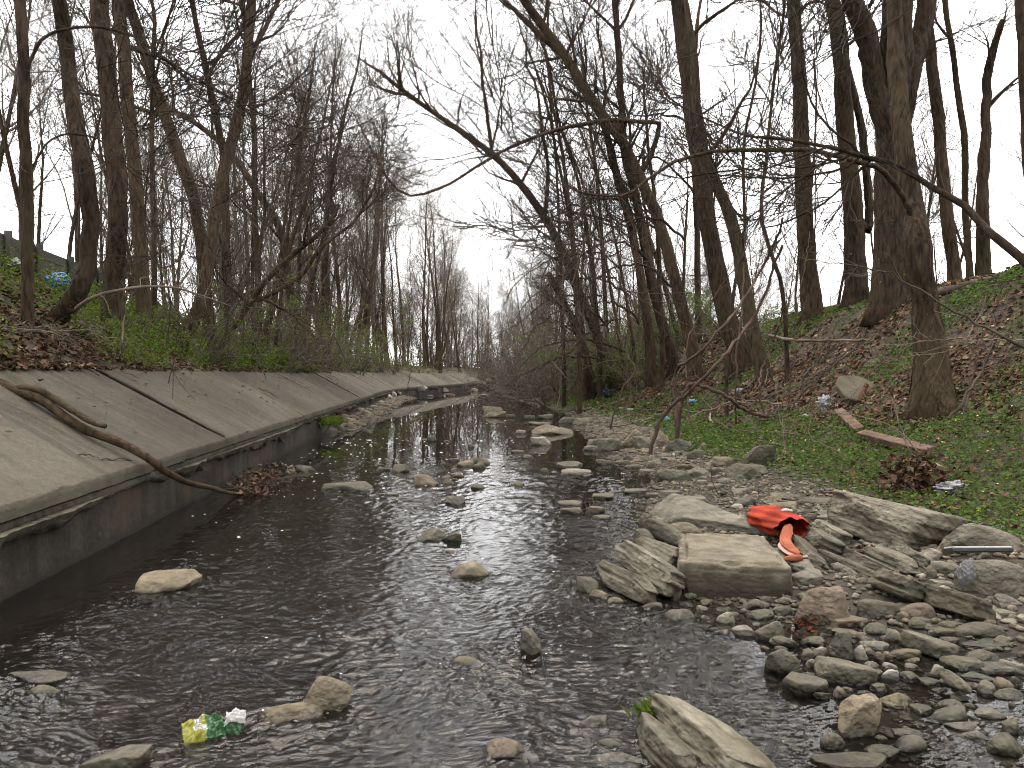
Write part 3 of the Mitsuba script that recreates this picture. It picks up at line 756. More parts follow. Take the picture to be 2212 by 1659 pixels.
def leaf_mesh(c, size, rng, pal, tilt=0.5, slope=None, curl=0.25, aspect=0.62, pale=0.0, yaw=None, four=False):
    """Small folded leaves: two triangles each (four: six corners, curled)."""
    k = len(c)
    a = rng.uniform(0, 2 * np.pi, k) if yaw is None else yaw
    up = unit(np.array([0, 0, 1.0]) + rng.standard_normal((k, 3)) * tilt + (0 if slope is None else slope))
    t = np.stack([np.cos(a), np.sin(a), 0 * a], 1)
    t = unit(t - up * (t * up).sum(1, keepdims=True))
    b = np.cross(up, t)
    s = size[:, None]
    cu = (rng.uniform(-1, 1, (k, 1)) * curl + 0.15) * s
    if not four:
        V = np.stack([c - t * s * 0.5, c + b * s * aspect * 0.5 + up * cu, c + t * s * 0.55, c - b * s * aspect * 0.5 + up * cu], 1)
        F = np.array([[0, 1, 2], [0, 2, 3]])
    else:
        e = up * (rng.uniform(-0.2, 0.7, (k, 1)) * s * 0.5)
        V = np.stack([c - t * s * 0.5 + e * 0.6, c - t * s * 0.1 + b * s * aspect * 0.55 + up * cu, c + t * s * 0.55 + e, c - t * s * 0.1 - b * s * aspect * 0.55 + up * cu * 0.7, c + t * s * 0.1], 1)
        F = np.array([[0, 4, 1], [1, 4, 2], [2, 4, 3], [3, 4, 0]])
    m = V.shape[1]
    f = (F[None] + (np.arange(k) * m)[:, None, None]).reshape(-1, 3)
    return (V.reshape(-1, 3), f), tint_each(k, m, pal, rng, pale)


for k, (H, r, nl, up, st) in enumerate([(11, 0.10, 15, 0.16, 1), (13, 0.13, 17, 0.12, 1), (9, 0.075, 14, 0.20, 1), (10, 0.085, 13, 0.18, 2), (12, 0.11, 16, 0.10, 1), (7, 0.05, 12, 0.2, 2)]):
    tr, tw = wild_tree(500 + k, H, r, nl, up, 0.06, st)
    scene[f'bare_tree_kind_{k}'] = {'type': 'shapegroup', 'trunk': mikit.ply(tr, 'mat_bark', smooth=True, uv=np.full((len(tr[0]), 2), 0.3 + 0.1 * (k % 3))), 'twigs': mikit.ply(tw, 'mat_twig_hazed', smooth=False)}
for k, (H, n, dr_, lv) in enumerate([(1.9, 15, -0.08, 0), (2.6, 17, -0.12, 0), (1.5, 16, -0.06, 0)]):
    tw, _, _ = wild_shrub(600 + k, H, n, dr_)
    scene[f'bare_shrub_kind_{k}'] = {'type': 'shapegroup', 'stems': mikit.ply(tw, 'mat_twig_hazed', smooth=False)}
for k, (H, n, lv, ls) in enumerate([(1.5, 12, 900, 0.05), (1.0, 10, 800, 0.045), (2.1, 14, 1100, 0.055)]):
    tw, lf, col = wild_shrub(620 + k, H, n, -0.07, lv, ls)
    scene[f'leafy_shrub_kind_{k}'] = {'type': 'shapegroup', 'stems': mikit.ply(tw, 'mat_twig_hazed', smooth=False), 'leaves': mikit.ply(lf, 'mat_leaf', color=col)}


def copy_of(kind, name, x, y, s, label, cat_, group, rng, tilt=0.05, z=None, parts=('twigs',), hz=1.0):
    key = num(name)
    gz = float(ground_z(x, y)) if z is None else z
    ax = rng.standard_normal(3) * [1, 1, 0]
    m = T().translate([float(x), float(y), gz]) @ T().rotate([float(ax[0]), float(ax[1]), 0.001], float(math.degrees(abs(rng.normal()) * tilt))) @ T().rotate([0, 0, 1], float(rng.uniform(0, 360))) @ T().scale([s, s, s * hz])
    scene[key] = {'type': 'instance', 'group': {'type': 'ref', 'id': kind}, 'to_world': m}
    tag(key, label, cat_, group)
    for p in parts:
        labels[f'{key}__{p}'] = {'kind': 'stuff'}
    return key


rng = np.random.default_rng(77)


def scatter(n, y0, y1, fn, gap, taken, tries=6000):
    out = []
    for _ in range(tries):
        if len(out) >= n:
            break
        y = y0 + (y1 - y0) * rng.random()
        q = fn(y)
        if q is None:
            continue
        if all((q[0] - a) ** 2 + (q[1] - b) ** 2 > gap * gap for a, b in taken):
            taken.append(q)
            out.append(q)
    return out


def left_of(y, a, b):
    x, yy = wall_pt(y, a + (b - a) * rng.random() ** 1.2)
    return float(x), float(yy)


def right_of(y, a, b):
    return float(RX(min(y, 119)) + a + (b - a) * rng.random() ** 1.2), float(y)


taken = []
for x, y in scatter(56, 20, 62, lambda y: left_of(y, 2.1, 13), 0.8, taken):
    copy_of(f'bare_tree_kind_{rng.integers(0, 6)}', 'bare_tree', x, y, rng.uniform(0.75, 1.1) * (1.0 + 0.55 * min(max((y - 28) / 30, 0), 1)), 'thin bare tree in the dense woods above the slab on the left', 'tree', 'bare trees of the woods on the left bank', rng)
for x, y in scatter(52, 55, 100, lambda y: left_of(y, 2.0, 26), 1.2, taken):
    copy_of(f'bare_tree_kind_{rng.integers(0, 6)}', 'bare_tree', x, y, rng.uniform(0.75, 1.1) * (1.0 + 0.55 * min(max((y - 28) / 30, 0), 1)), 'small distant bare tree above the far bend of the slab', 'tree', 'bare trees above the far bend of the slab', rng)
for x, y in scatter(54, 34, 90, lambda y: right_of(y, 2.0, 16), 0.9, taken):
    copy_of(f'bare_tree_kind_{rng.integers(0, 6)}', 'bare_tree', x, y, rng.uniform(0.75, 1.15), 'thin bare tree in the woods behind the leaning trunks on the right', 'tree', 'bare trees of the woods on the right bank', rng)
for x, y in scatter(24, 100, 126, lambda y: (rng.uniform(-15, 3), y), 1.0, taken):
    copy_of(f'bare_tree_kind_{rng.integers(0, 6)}', 'bare_tree', x, y, rng.uniform(0.95, 1.3), 'tall grey bare tree standing in the gap where the stream bends away', 'tree', 'bare trees in the gap at the bend', rng)
for x, y in scatter(16, 60, 96, lambda y: right_of(y, 0.6, 3.2), 1.0, taken):
    copy_of(f'bare_tree_kind_{rng.integers(0, 6)}', 'bare_tree', x, y, rng.uniform(0.9, 1.2), 'bare tree close to the water on the right where the stream narrows away', 'tree', 'bare trees by the narrowing water', rng)
for x, y in scatter(14, 26, 46, lambda y: right_of(y, 11, 24), 2.0, taken):
    copy_of(f'bare_tree_kind_{rng.integers(0, 6)}', 'bare_tree', x, y, rng.uniform(0.6, 0.9), 'small bare tree showing low over the crest of the right bank', 'tree', 'bare trees beyond the crest of the right bank', rng)
for x, y in scatter(50, 98, 140, lambda y: (rng.uniform(-22, 26), y), 1.6, taken):
    copy_of(f'bare_tree_kind_{rng.integers(0, 6)}', 'bare_tree', x, y, rng.uniform(0.7, 1.05), 'grey bare tree closing the view at the far end of the stream', 'tree', 'bare trees at the far end of the stream', rng)

for k, (x, y) in enumerate(scatter(150, 104, 170, lambda y: (rng.uniform(-45, 50), y), 1.2, [])):
    scene[f'far_woods__{k + 1:03d}'] = {'type': 'instance', 'group': {'type': 'ref', 'id': f'bare_tree_kind_{rng.integers(0, 6)}'},
                                        'to_world': T().translate([x, y, float(ground_z(x, y))]) @ T().rotate([0, 0, 1], float(rng.uniform(0, 360))) @ T().scale(float(rng.uniform(0.8, 1.25)))}
tag('far_woods', 'brown grey mass of far woods closing the end of the stream', None, None, 'stuff')
k = 0
for x, y in scatter(30, -28, 13, lambda y: left_of(y, 2.4, 12), 1.8, []) + scatter(34, -28, 9, lambda y: right_of(y, 3.5, 15), 1.8, []):  # unseen trees added beside and behind the view to dim the ground
    if y > 4 and abs(x) < 0.66 * y + 1.0:
        continue
    if k < 14 and x < 0:
        x, y = wall_pt(rng.uniform(-6, 7), rng.uniform(2.3, 4.2))  # left ones set close so their crowns darken the water reflections
        x, y = float(x), float(y)
    k += 1
    scene[f'unseen_shade_woods__{k:03d}'] = {'type': 'instance', 'group': {'type': 'ref', 'id': f'bare_tree_kind_{rng.integers(0, 6)}'},
                                   'to_world': T().translate([x, y, float(ground_z(x, y))]) @ T().rotate([0, 0, 1], float(rng.uniform(0, 360))) @ T().scale(float(rng.uniform(0.9, 1.4)))}
tag('unseen_shade_woods', 'unseen bare woods added beside and behind the view to shade ground and water', None, None, 'stuff')
for x, y in scatter(48, 28, 70, lambda y: right_of(y, -0.1, 4.5), 0.7, []):
    copy_of(f'bare_shrub_kind_{rng.integers(0, 3)}', 'bare_shrub', x, y, rng.uniform(1.0, 2.0), 'dark tangled bare shrub at the foot of the right bank', 'shrub', 'tangled bare shrubs along the right bank', rng, 0.3, parts=())
for x, y in scatter(22, 17, 60, lambda y: left_of(y, 1.9, 4.5), 0.7, []):
    copy_of(f'bare_shrub_kind_{rng.integers(0, 3)}', 'bare_shrub', x, y, rng.uniform(0.8, 1.3), 'brown leafless shrub along the top edge of the slab', 'shrub', 'bare shrubs above the slab', rng, 0.2, parts=())
for x, y in scatter(40, 90, 118, lambda y: (rng.uniform(-10, 14), y), 1.0, []):
    copy_of(f'bare_shrub_kind_{rng.integers(0, 3)}', 'bare_shrub', x, y, rng.uniform(1.6, 3.2), 'pale bare shrub in the thicket closing the far end', 'shrub', 'bare shrubs at the far end of the stream', rng, 0.2, parts=())
for x, y in scatter(30, 10.5, 42, lambda y: left_of(y, 2.0, 4.2), 0.55, []):
    if x < -0.50 * y:
        continue
    copy_of(f'leafy_shrub_kind_{rng.integers(0, 3)}', 'leafy_shrub', x, y, rng.uniform(0.5, 1.0), 'yellow green shrub coming into leaf along the top of the slab', 'shrub', 'leafing shrubs above the slab', rng, 0.2, parts=('leaves',))
for x, y in scatter(14, 40, 75, lambda y: left_of(y, 1.75, 4), 0.9, []):
    copy_of(f'leafy_shrub_kind_{rng.integers(0, 3)}', 'leafy_shrub', x, y, rng.uniform(0.8, 1.4), 'distant bright green shrub hanging over the edge of the slab', 'shrub', 'distant leafing shrubs above the slab', rng, 0.2, parts=('leaves',))
for x, y in scatter(46, 29, 56, lambda y: right_of(y, 1.4, 8), 0.8, []):
    copy_of(f'leafy_shrub_kind_{rng.integers(0, 3)}', 'leafy_shrub', x, y, rng.uniform(1.1, 1.9), 'fresh green shrub among the trunks on the right bank', 'shrub', 'leafing shrubs on the right bank', rng, 0.2, parts=('leaves',))
big = at(650, 790, 22.0)
for u, yy, sc in ((610, bank_y(610, 2.0), 1.5), (655, bank_y(655, 2.0), 1.9), (690, bank_y(690, 2.0), 1.8), (770, bank_y(770, 1.8), 1.9)):
    q = at(u, 780, yy)
    copy_of('leafy_shrub_kind_2', 'leafy_shrub', q[0], q[1], sc, {610: 'tall green bush right of the slanting dead tree', 655: 'largest green bush over the slab, left of the dark upright tree', 690: 'green bush at the foot of the dark upright tree', 770: 'bright green bush spilling over the slab edge in the middle distance'}[u], 'bush', None, rng, 0.05, parts=('leaves',))

# ------------------------------------------------------------------ ground cover and litter
def on_ground(x, y, lift):
    return np.stack([x, y, ground_z(x, y) + lift], -1)


def slope_of(x, y):
    e = 0.15
    return np.stack([-(ground_z(x + e, y, False) - ground_z(x - e, y, False)) / (2 * e), -(ground_z(x, y + e, False) - ground_z(x, y - e, False)) / (2 * e), 0 * x], -1)


def green_amount(x, y):
    q = np.stack([x, y, 0 * x], -1)
    s = x - RX(np.clip(y, -5, 119))
    a = meshkit.fbm(q * 0.42, 3, 71)
    b = meshkit.fbm(q * 2.2, 2, 72)
    low = np.clip(1.25 - np.abs(s - 0.85) / 1.15, 0, 1) * (y < 16) * 1.45
    low = low + np.clip(1 - np.abs(s - 0.4) / 1.1, 0, 1) * ((y >= 15) & (y < 42)) * 0.85
    hill = np.clip((a - 0.49) * 5.5, 0, 1) * (s > 1.0) * 0.8
    return np.clip(low * (0.35 + 1.1 * b) + hill, 0, 1) * (s > -0.35)


rng = np.random.default_rng(91)
N = 210000
y = 3.0 + 38 * rng.random(N) ** 1.5
x = RX(y) - 0.4 + 7.5 * rng.random(N)
k = rng.random(N) < green_amount(x, y) * np.clip(16 / y, 0.6, 1)
x, y = x[k][:95000], y[k][:95000]
sz = rng.uniform(0.022, 0.050, len(x)) * np.clip(y / 10, 1, 1.8)
m, c = leaf_mesh(on_ground(x, y, rng.uniform(0.01, 0.085, len(x)) * np.clip(1.2 - 0 * x, 0, 1)), sz, rng, 'green', 0.45, slope_of(x, y), 0.2, 0.95)
put('ground_cover', m, 'mat_leaf', color=c, kind='stuff', label='low green leafy ground cover with yellow flowers on the right bank')
i = rng.integers(0, len(x), 700)
i = i[(y[i] < 15)]
fx, fy = x[i], y[i]
m, c = leaf_mesh(on_ground(fx, fy, 0.10), rng.uniform(0.018, 0.030, len(fx)), rng, 'yellow', 0.25, None, 0.1, 1.0)
put('flowers', m, 'mat_matt', 'ground_cover', color=c, kind='stuff', label='small yellow flowers dotted over the ground cover')
N = 150000
y = 4.0 + 42 * rng.random(N) ** 1.6
x = RX(y) + 0.0 + 10.5 * rng.random(N) ** 1.1
q = np.stack([x, y, 0 * x], -1)
dens = np.clip(0.15 + 1.9 * (meshkit.fbm(q * 0.6, 3, 73) - 0.28), 0.03, 1) * (1 - 0.85 * green_amount(x, y)) * np.clip(17 / y, 0.5, 1)
k = rng.random(N) < dens
x, y = x[k][:50000], y[k][:50000]
m, c = leaf_mesh(on_ground(x, y, rng.uniform(0.005, 0.035, len(x))), rng.uniform(0.05, 0.12, len(x)) * np.clip(y / 14, 1, 1.9), rng, 'litter', 0.40, slope_of(x, y), 0.35, 0.7, 0.10, four=True)
put('leaf_litter', m, 'mat_matt', color=c, kind='stuff', label='dry brown fallen leaves covering the right bank')
N = 40000
yy = 8.0 + 26 * rng.random(N) ** 1.3
nn = 1.62 + 4.5 * rng.random(N) ** 1.4
x, y = wall_pt(yy, nn)
k = rng.random(N) < np.clip(1.7 * (meshkit.fbm(np.stack([x, y, 0 * x], -1) * 0.8, 3, 74) - 0.2), 0.1, 1) * np.clip(14 / yy, 0.3, 1)
x, y, nn = x[k][:14000], y[k][:14000], nn[k][:14000]
lift = np.where(nn < 1.75, 0.09, rng.uniform(0.005, 0.05, len(x)))
m, c = leaf_mesh(np.stack([x, y, surface_z(x, y) + np.where(nn < 1.69, 0.02, lift)], -1), rng.uniform(0.05, 0.12, len(x)), rng, 'litter', 0.45, None, 0.35, 0.7, 0.1, four=True)
put('leaf_litter', m, 'mat_matt', color=c * [0.8, 0.82, 0.8], kind='stuff', label='dry brown fallen leaves on the left bank above the slab')
N = 60000
yy = 8.0 + 24 * rng.random(N) ** 1.3
nn = 1.70 + 3.8 * rng.random(N) ** 1.5
x, y = wall_pt(yy, nn)
k = rng.random(N) < np.clip(4.0 * (meshkit.fbm(np.stack([x, y, 0 * x], -1) * 0.9, 3, 75) - 0.36), 0, 1)
x, y = x[k][:26000], y[k][:26000]
m, c = leaf_mesh(on_ground(x, y, rng.random(len(x)) ** 1.5 * 0.55), rng.uniform(0.03, 0.055, len(x)) * np.clip(np.asarray(y) / 12, 1, 2), rng, 'shrub', 0.8, None, 0.2, 0.7)
put('undergrowth', m, 'mat_leaf', color=c, kind='stuff', label='loose green creepers and seedlings over the left bank')
# stray leaves on the slab
N = 260
yy, nn = rng.uniform(6.5, 34, N), 0.1 + 1.55 * rng.random(N) ** 0.6
x, y = wall_pt(yy, nn)
m, c = leaf_mesh(np.stack([x, y, slab_z(nn) + 0.022], -1), rng.uniform(0.03, 0.08, N), rng, 'litter', 0.15, np.array([0.5, 0, 0]), 0.3, 0.6, 0.1, four=True)
put('stray_leaves', m, 'mat_matt', color=c * 0.6, kind='stuff', label='stray dry leaves scattered down the concrete slab')
# ------------------------------------------------------------------ stones
ICO = {k: trimesh.creation.icosphere(subdivisions=k) for k in (0, 1, 2, 3, 4, 5)}


def rock(hx, hy, hz, seed, kind='r', sub=3):
    """A stone of half extents hx, hy, hz: r rounded, a angular, f flat topped, s layered schist."""
    rng = np.random.default_rng(seed)
    d = np.array(ICO[sub].vertices)
    m, p = {'r': (9, 7), 'a': (13, 20), 'f': (12, 24), 's': (9, 30)}[kind]
    nrm = unit(rng.standard_normal((m, 3)) * ([1, 1, 0.55] if kind in 'fs' else [1, 1, 1]))
    off = rng.uniform({'r': 0.8, 's': 0.84}.get(kind, 0.62), 1.02, m)
    if kind in 'fs':
        top = unit(np.array([rng.normal() * 0.08, rng.normal() * 0.08, 1.0]))
        nrm = np.vstack([nrm, top, -top])
        off = np.append(off, [0.60, 0.62])
    box = np.vstack([np.eye(3), -np.eye(3)])
    if kind != 'r':
        nrm, off = np.vstack([nrm, box]), np.append(off, np.ones(6))
    else:
        nrm, off = np.vstack([nrm, unit(rng.standard_normal((14, 3)))]), np.append(off, np.full(14, 1.05))
    r = (np.maximum(d @ nrm.T / off, 0) ** p).sum(1) ** (-1 / p)
    amp = {'r': 0.05, 'a': 0.09, 'f': 0.07, 's': 0.05}[kind]
    r = r * (1 + amp * 2 * (meshkit.fbm(d * 2.2 + seed % 97, 3, seed % 1000) - 0.5))
    v = d * r[:, None]
    v = v / np.maximum(np.abs(v).max(0), 1e-6) * [hx, hy, hz]
    n = unit(v / np.square([hx, hy, hz]))
    if sub >= 3:
        size = (hx * hy * hz) ** (1 / 3)
        v = v + n * (0.06 * size * (meshkit.fbm(v / size * 2.6 + seed % 31, 4, seed % 500) - 0.5))[:, None]
    if kind == 's':
        t = v[:, 2] / hz + 0.25 * (meshkit.noise(v * 3.0 + seed % 13, 8) - 0.5)
        cell = np.floor(t * 4.5 + seed % 7)
        h1 = meshkit.noise(np.stack([cell * 3.7, v[:, 0] * 2.5, v[:, 1] * 0 + seed % 11], -1), 5)
        v[:, 1] *= 1 + 0.20 * (h1 - 0.5)
        v[:, 0] *= 1 + 0.10 * (meshkit.noise(np.stack([cell * 5.1, v[:, 1] * 3, 0 * t], -1), 6) - 0.5)
    return v, np.array(ICO[sub].faces)


def rot(yaw, roll=0.0, pitch=0.0):
    cy, sy, cr, sr, cp, sp = math.cos(yaw), math.sin(yaw), math.cos(roll), math.sin(roll), math.cos(pitch), math.sin(pitch)
    return np.array([[cy, -sy, 0], [sy, cy, 0], [0, 0, 1]]) @ np.array([[cp, 0, sp], [0, 1, 0], [-sp, 0, cp]]) @ np.array([[1, 0, 0], [0, cr, -sr], [0, sr, cr]])


TONE = {'d': 0.03, 'o': 0.10, 'g': 0.22, 'b': 0.34, 't': 0.46, 'p': 0.60, 'l': 0.80, 'w': 1.0}
CROP = {'A': (1700, 1500), 'B': (2400, 1500), 'C': (1600, 1800), 'D': (2400, 1800), 'E': (1600, 1150), 'F': (2400, 1150), 'G': (900, 1150)}
stones = []      # (key, u, v, w, tone, kind, hero name)


def W(crop, cx, cy):
    if crop == 'W':
        return cx, cy
    ox, oy = CROP[crop]
    return (ox + cx * 0.36166) * 0.69125, (oy + cy * 0.36166) * 0.69125


def seat(crop, cx, cy, w, h, tone, kind='r', label=None, hero=None, depth=None, yaw=None, roll=0.0, seed=None, sub=None, name='stone', sink=0.2, catg='rock'):
    """A stone whose near foot lies on the bearing (cx, cy) and which spans w by h there."""
    k = 1.0 if crop == 'W' else 0.25
    u, v = W(crop, cx, cy)
    w, h = w * k * (1.0 if crop == 'W' or label else 1.13), h * k * (1.0 if crop == 'W' or label else 1.06)
    seed = len(stones) * 7 + 11 if seed is None else seed
    rng = np.random.default_rng(seed)
    b = hit(u, v, water=True)
    b[2] = max(b[2], 0.0)
    d = b[1]
    wm, hm = w * d / FPX, h * d / FPX
    e = math.atan2(CAM[2] - b[2], d)
    D = (depth or {'r': 0.8, 'a': 0.75, 'f': 0.75, 's': 0.7}[kind]) * wm
    D = min(D, hm / math.sin(e) * 0.92)
    H = max(1.12 * (hm - D * math.sin(e) * 0.78) / math.cos(e), {'f': 0.10, 's': 0.16}.get(kind, 0.26) * min(wm, 1.2 * D + 0.05))
    H = min(H, {'f': 0.34, 's': 0.5, 'r': 0.75, 'a': 1.3}[kind] * wm) if w < 60 else H
    sink = 0.5 if b[2] < 0.03 else 0.3
    hz = H * (0.5 + sink)
    yaw = rng.uniform(-0.35, 0.35) if yaw is None else yaw
    sub = sub or (4 if w > 45 else 3 if w > 12 else 2)
    ve, f = rock(wm / 2 * 1.04, D / 2, hz, seed, kind, sub)
    ve = ve @ rot(yaw, roll).T + [b[0], d + D * 0.46, b[2] + H - hz]
    key = num(name)
    scene[key] = mikit.ply((ve, f), 'mat_schist' if kind == 's' else 'mat_stone', smooth={'r': True, 'a': 32, 'f': 32, 's': 35}[kind] if kind != 'r' else True, uv=None) if False else mikit.ply((ve, f), 'mat_schist' if kind == 's' else 'mat_stone', smooth=True, uv=np.full((len(ve), 2), TONE[tone] if kind != 's' else {'d': 0.25, 'o': 0.4, 'g': 0.6, 'b': 0.5, 't': 0.7, 'p': 0.8, 'l': 1.0, 'w': 1.1}[tone]))
    tag(key, label, catg)
    stones.append((key, u, v - h / 2, w, tone, kind, hero, label))
    return key


def slab(crop, p0, p1, wpx, thick, tone, label=None, hero=None, roll=-0.3, kind='s', seed=None, dz=0.0, pitch=0.0, name='stone', sub=4):
    """A long slab lying between two ground bearings."""
    k = 1.0 if crop == 'W' else 0.25
    u0, v0 = W(crop, *p0)
    u1, v1 = W(crop, *p1)
    a, b = hit(u0, v0, water=True), hit(u1, v1, water=True)
    c = (a + b) / 2
    L = np.linalg.norm((b - a)[:2])
    wm = wpx * k * c[1] / FPX
    seed = len(stones) * 7 + 11 if seed is None else seed
    ve, f = rock(L / 2 * 1.08, wm / 2, thick / 2, seed, kind, sub)
    ve = ve @ rot(math.atan2(b[1] - a[1], b[0] - a[0]), roll, pitch).T + [c[0], c[1], max(c[2], 0) + thick * 0.22 + dz]
    key = num(name)
    scene[key] = mikit.ply((ve, f), 'mat_schist' if kind == 's' else 'mat_stone', smooth=True, uv=np.full((len(ve), 2), {'d': 0.25, 'o': 0.4, 'g': 0.6, 'b': 0.5, 't': 0.7, 'p': 0.8, 'l': 1.0}[tone] if kind == 's' else TONE[tone]))
    tag(key, label, 'rock')
    stones.append((key, (u0 + u1) / 2, (v0 + v1) / 2, wpx * k, tone, kind, hero, label))
    return key


# standing in the stream
seat('W', 347, 1284, 132, 44, 't', 'a', 'flat pale stone just clear of the water, nearest the concrete footing', 'the flat pale stone by the footing', depth=1.15, seed=33, yaw=0.15)
seat('G', 510, 1062, 445, 88, 'o', 'f', 'long flat olive stone lying across the current', 'the long flat olive stone')
seat('G', 135, 905, 195, 70, 'o', 'f', 'flat olive stone beside the drift of leaves at the footing', 'the stone beside the leaf drift')
seat('G', 10, 925, 110, 115, 'b', 'r', 'brown rounded stone half buried in the leaf drift')
seat('G', 805, 892, 130, 32, 'o', 'f')
seat('G', 960, 910, 175, 76, 'o', 'a', 'olive wedge shaped stone in midstream above the riffle', 'the olive wedge stone')
seat('G', 1190, 1026, 215, 100, 't', 'a', 'broad tan stone with ragged top in midstream', 'the broad tan stone')
seat('G', 1375, 1010, 92, 45, 'b', 'r')
seat('G', 1370, 957, 80, 26, 'p', 'r')
seat('G', 1475, 952, 105, 46, 'p', 'r', 'reddish oval stone in midstream right of the broad tan stone', 'the reddish oval stone')
seat('G', 1450, 977, 60, 26, 'd', 'r')
seat('G', 1640, 1054, 155, 52, 'd', 'r', 'dark wet oval stone at the upper edge of the bright glare', 'the dark wet oval stone')
seat('G', 1985, 1030, 82, 40, 't', 'a')
seat('G', 1440, 1187, 200, 76, 'o', 'a', 'olive stone with a dark undercut end in the bright glare', 'the undercut stone in the glare')
seat('G', 1230, 1505, 260, 112, 'o', 'a', 'mossy olive hump of rock at the left of a joined pair in midstream', 'the mossy humped pair')
seat('G', 1415, 1512, 190, 92, 'o', 'a', 'squarish mossy rock at the right of a joined pair in midstream')
seat('G', 1570, 1537, 75, 24, 'd', 'r')
seat('G', 1415, 1617, 112, 46, 't', 'r', 'small sandy stone just below the joined mossy pair', 'the small sandy stone')
seat('G', 1530, 860, 132, 56, 't', 'r')
seat('G', 1650, 877, 122, 62, 'o', 'r', 'olive cobble at the front of a midstream cluster', 'the midstream cluster')
seat('G', 1690, 842, 115, 56, 'b', 'r')
seat('G', 1612, 834, 92, 54, 'd', 'r')
seat('G', 1440, 815, 90, 36, 't', 'f')
seat('G', 1340, 851, 52, 36, 'd', 'r')
seat('G', 1435, 882, 56, 22, 'd', 'r')
seat('G', 1235, 638, 90, 54, 'd', 'r', 'dark round stone with a pale patch alone in the calm pool', 'the lone stone in the calm pool')
seat('G', 1180, 632, 60, 22, 'l', 'f')
seat('G', 1370, 640, 52, 14, 'd', 'r')
seat('G', 1580, 692, 52, 36, 'd', 'r')
seat('G', 2080, 787, 92, 46, 'g', 'a', 'pale speckled rock in the pool below the triangular stone', 'the speckled rock in the pool')
seat('G', 2015, 902, 72, 36, 'o', 'r')
seat('G', 905, 1115, 90, 32, 'b', 'f')
seat('W', 1016, 1253, 86, 37, 'b', 'a', 'reddish grey stone with a pale line below the bright glare', 'the reddish grey stone')
seat('W', 1152, 1422, 55, 58, 'o', 'a', 'pointed upright stone standing alone in the ripples', 'the pointed upright stone', sub=4)
seat('W', 1002, 1444, 68, 30, 't', 'r', 'tan pebble shaped stone left of the pointed upright one', 'the tan stone in the ripples')
seat('W', 1112, 1441, 36, 14, 'p', 'r')
seat('W', 62, 1484, 146, 36, 'o', 'f', 'flat olive stone at the left edge of the picture', 'the flat stone at the left edge', sub=4)
seat('W', 80, 1510, 74, 18, 'g', 'r')
seat('W', 6, 1402, 26, 12, 'g', 'r')
seat('W', 690, 1548, 118, 82, 't', 'r', 'smooth tan boulder, upper lobe of the large pair in the foreground water', 'the tan foreground pair', depth=0.62, seed=5, sub=5, roll=0.1, yaw=0.5)
seat('W', 612, 1566, 148, 58, 't', 'a', 'sloping tan boulder, lower lobe of the large pair in the foreground water', None, depth=0.62, seed=14, sub=5, yaw=0.4)
seat('W', 228, 1672, 146, 68, 'o', 'a', 'blunt pyramid of olive rock at the bottom left corner', 'the bottom left pyramid', sub=5)
seat('W', 1097, 1646, 96, 54, 'p', 'a', 'reddish lump of rock cut by the bottom edge of the picture', 'the reddish lump at the bottom', sub=4)
seat('C', 690, 1372, 305, 160, 'o', 'a', 'olive stone with a lit point left of the long foreground slabs', 'the lit stone left of the slabs')
seat('C', 900, 1650, 480, 110, 'l', 'f', 'flat pale stone awash at the bottom edge left of the slabs', 'the awash pale stone', sub=4)
seat('C', 880, 1512, 230, 90, 'd', 'r')
slab('C', (1420, 1300), (2130, 1830), 640, 0.17, 'l', 'big streaked schist slab slanting out of the bottom of the picture', 'the big foreground slab', -0.30, 's', 91, 0.0, 0, sub=5)
slab('C', (1130, 1400), (1480, 1830), 280, 0.15, 'o', 'narrow olive schist slab left of the big foreground one', 'the narrow foreground slab', -0.3, 's', 17, 0.0, 0, sub=5)
seat('C', 1315, 1475, 90, 95, 'l', 'a', 'small speckled stone caught between the two foreground slabs')
seat('C', 1462, 1650, 60, 60, 'l', 'r')
# by the concrete block
slab('A', (680, 720), (1170, 1060), 260, 0.20, 'l', 'ribbed schist ledge with moss against the left of the concrete block', 'the ribbed schist ledge', -0.45, 's', 23, 0.06, 0, sub=5)
slab('A', (820, 700), (1150, 880), 190, 0.20, 't', 'tan schist rib at the back of the ledge beside the concrete block', None, -0.4, 's', 43, 0.10, 0)
slab('A', (500, 860), (930, 1100), 210, 0.18, 't', 'long schist rib in front of the ribbed ledge, tip in the stream', 'the long schist rib', -0.4, 's', 29, 0.03, 0, sub=5)
seat('A', 380, 990, 190, 150, 'o', 'a', 'blunt olive rock at the outer tip of the ledge', 'the blunt rock at the ledge tip')
seat('A', 480, 1050, 150, 115, 't', 'a')
seat('A', 620, 1090, 140, 80, 't', 'r')
seat('A', 505, 830, 90, 80, 'g', 'a')
seat('A', 1140, 1050, 120, 150, 'p', 'r', 'pinkish round stone wedged against the corner of the concrete block', 'the pinkish wedged stone')
seat('A', 1055, 775, 250, 165, 'p', 's', 'pink veined schist lump behind the ledge at the dark inlet', 'the pink veined lump')
slab('A', (830, 480), (1230, 590), 190, 0.22, 'o', 'smooth lobed olive rock running from the water to the concrete block', 'the smooth lobed rock', -0.1, 'r', 31, 0.04, 0, sub=5)
seat('A', 870, 575, 190, 150, 'o', 'r', 'rounded end of the lobed rock at the water edge', None)
seat('A', 1030, 460, 180, 172, 'g', 'a', 'blocky grey stone on the shore end of the flat bedrock', 'the blocky grey stone')
seat('A', 1230, 495, 420, 115, 'b', 'r', 'low brown rock behind the far corner of the concrete block', 'the low brown rock')
slab('A', (930, 290), (2080, 520), 560, 0.24, 'g', 'broad flat grey bedrock shelf behind the concrete block', 'the broad bedrock shelf', 0.06, 'f', 37, -0.02, 0, sub=5)
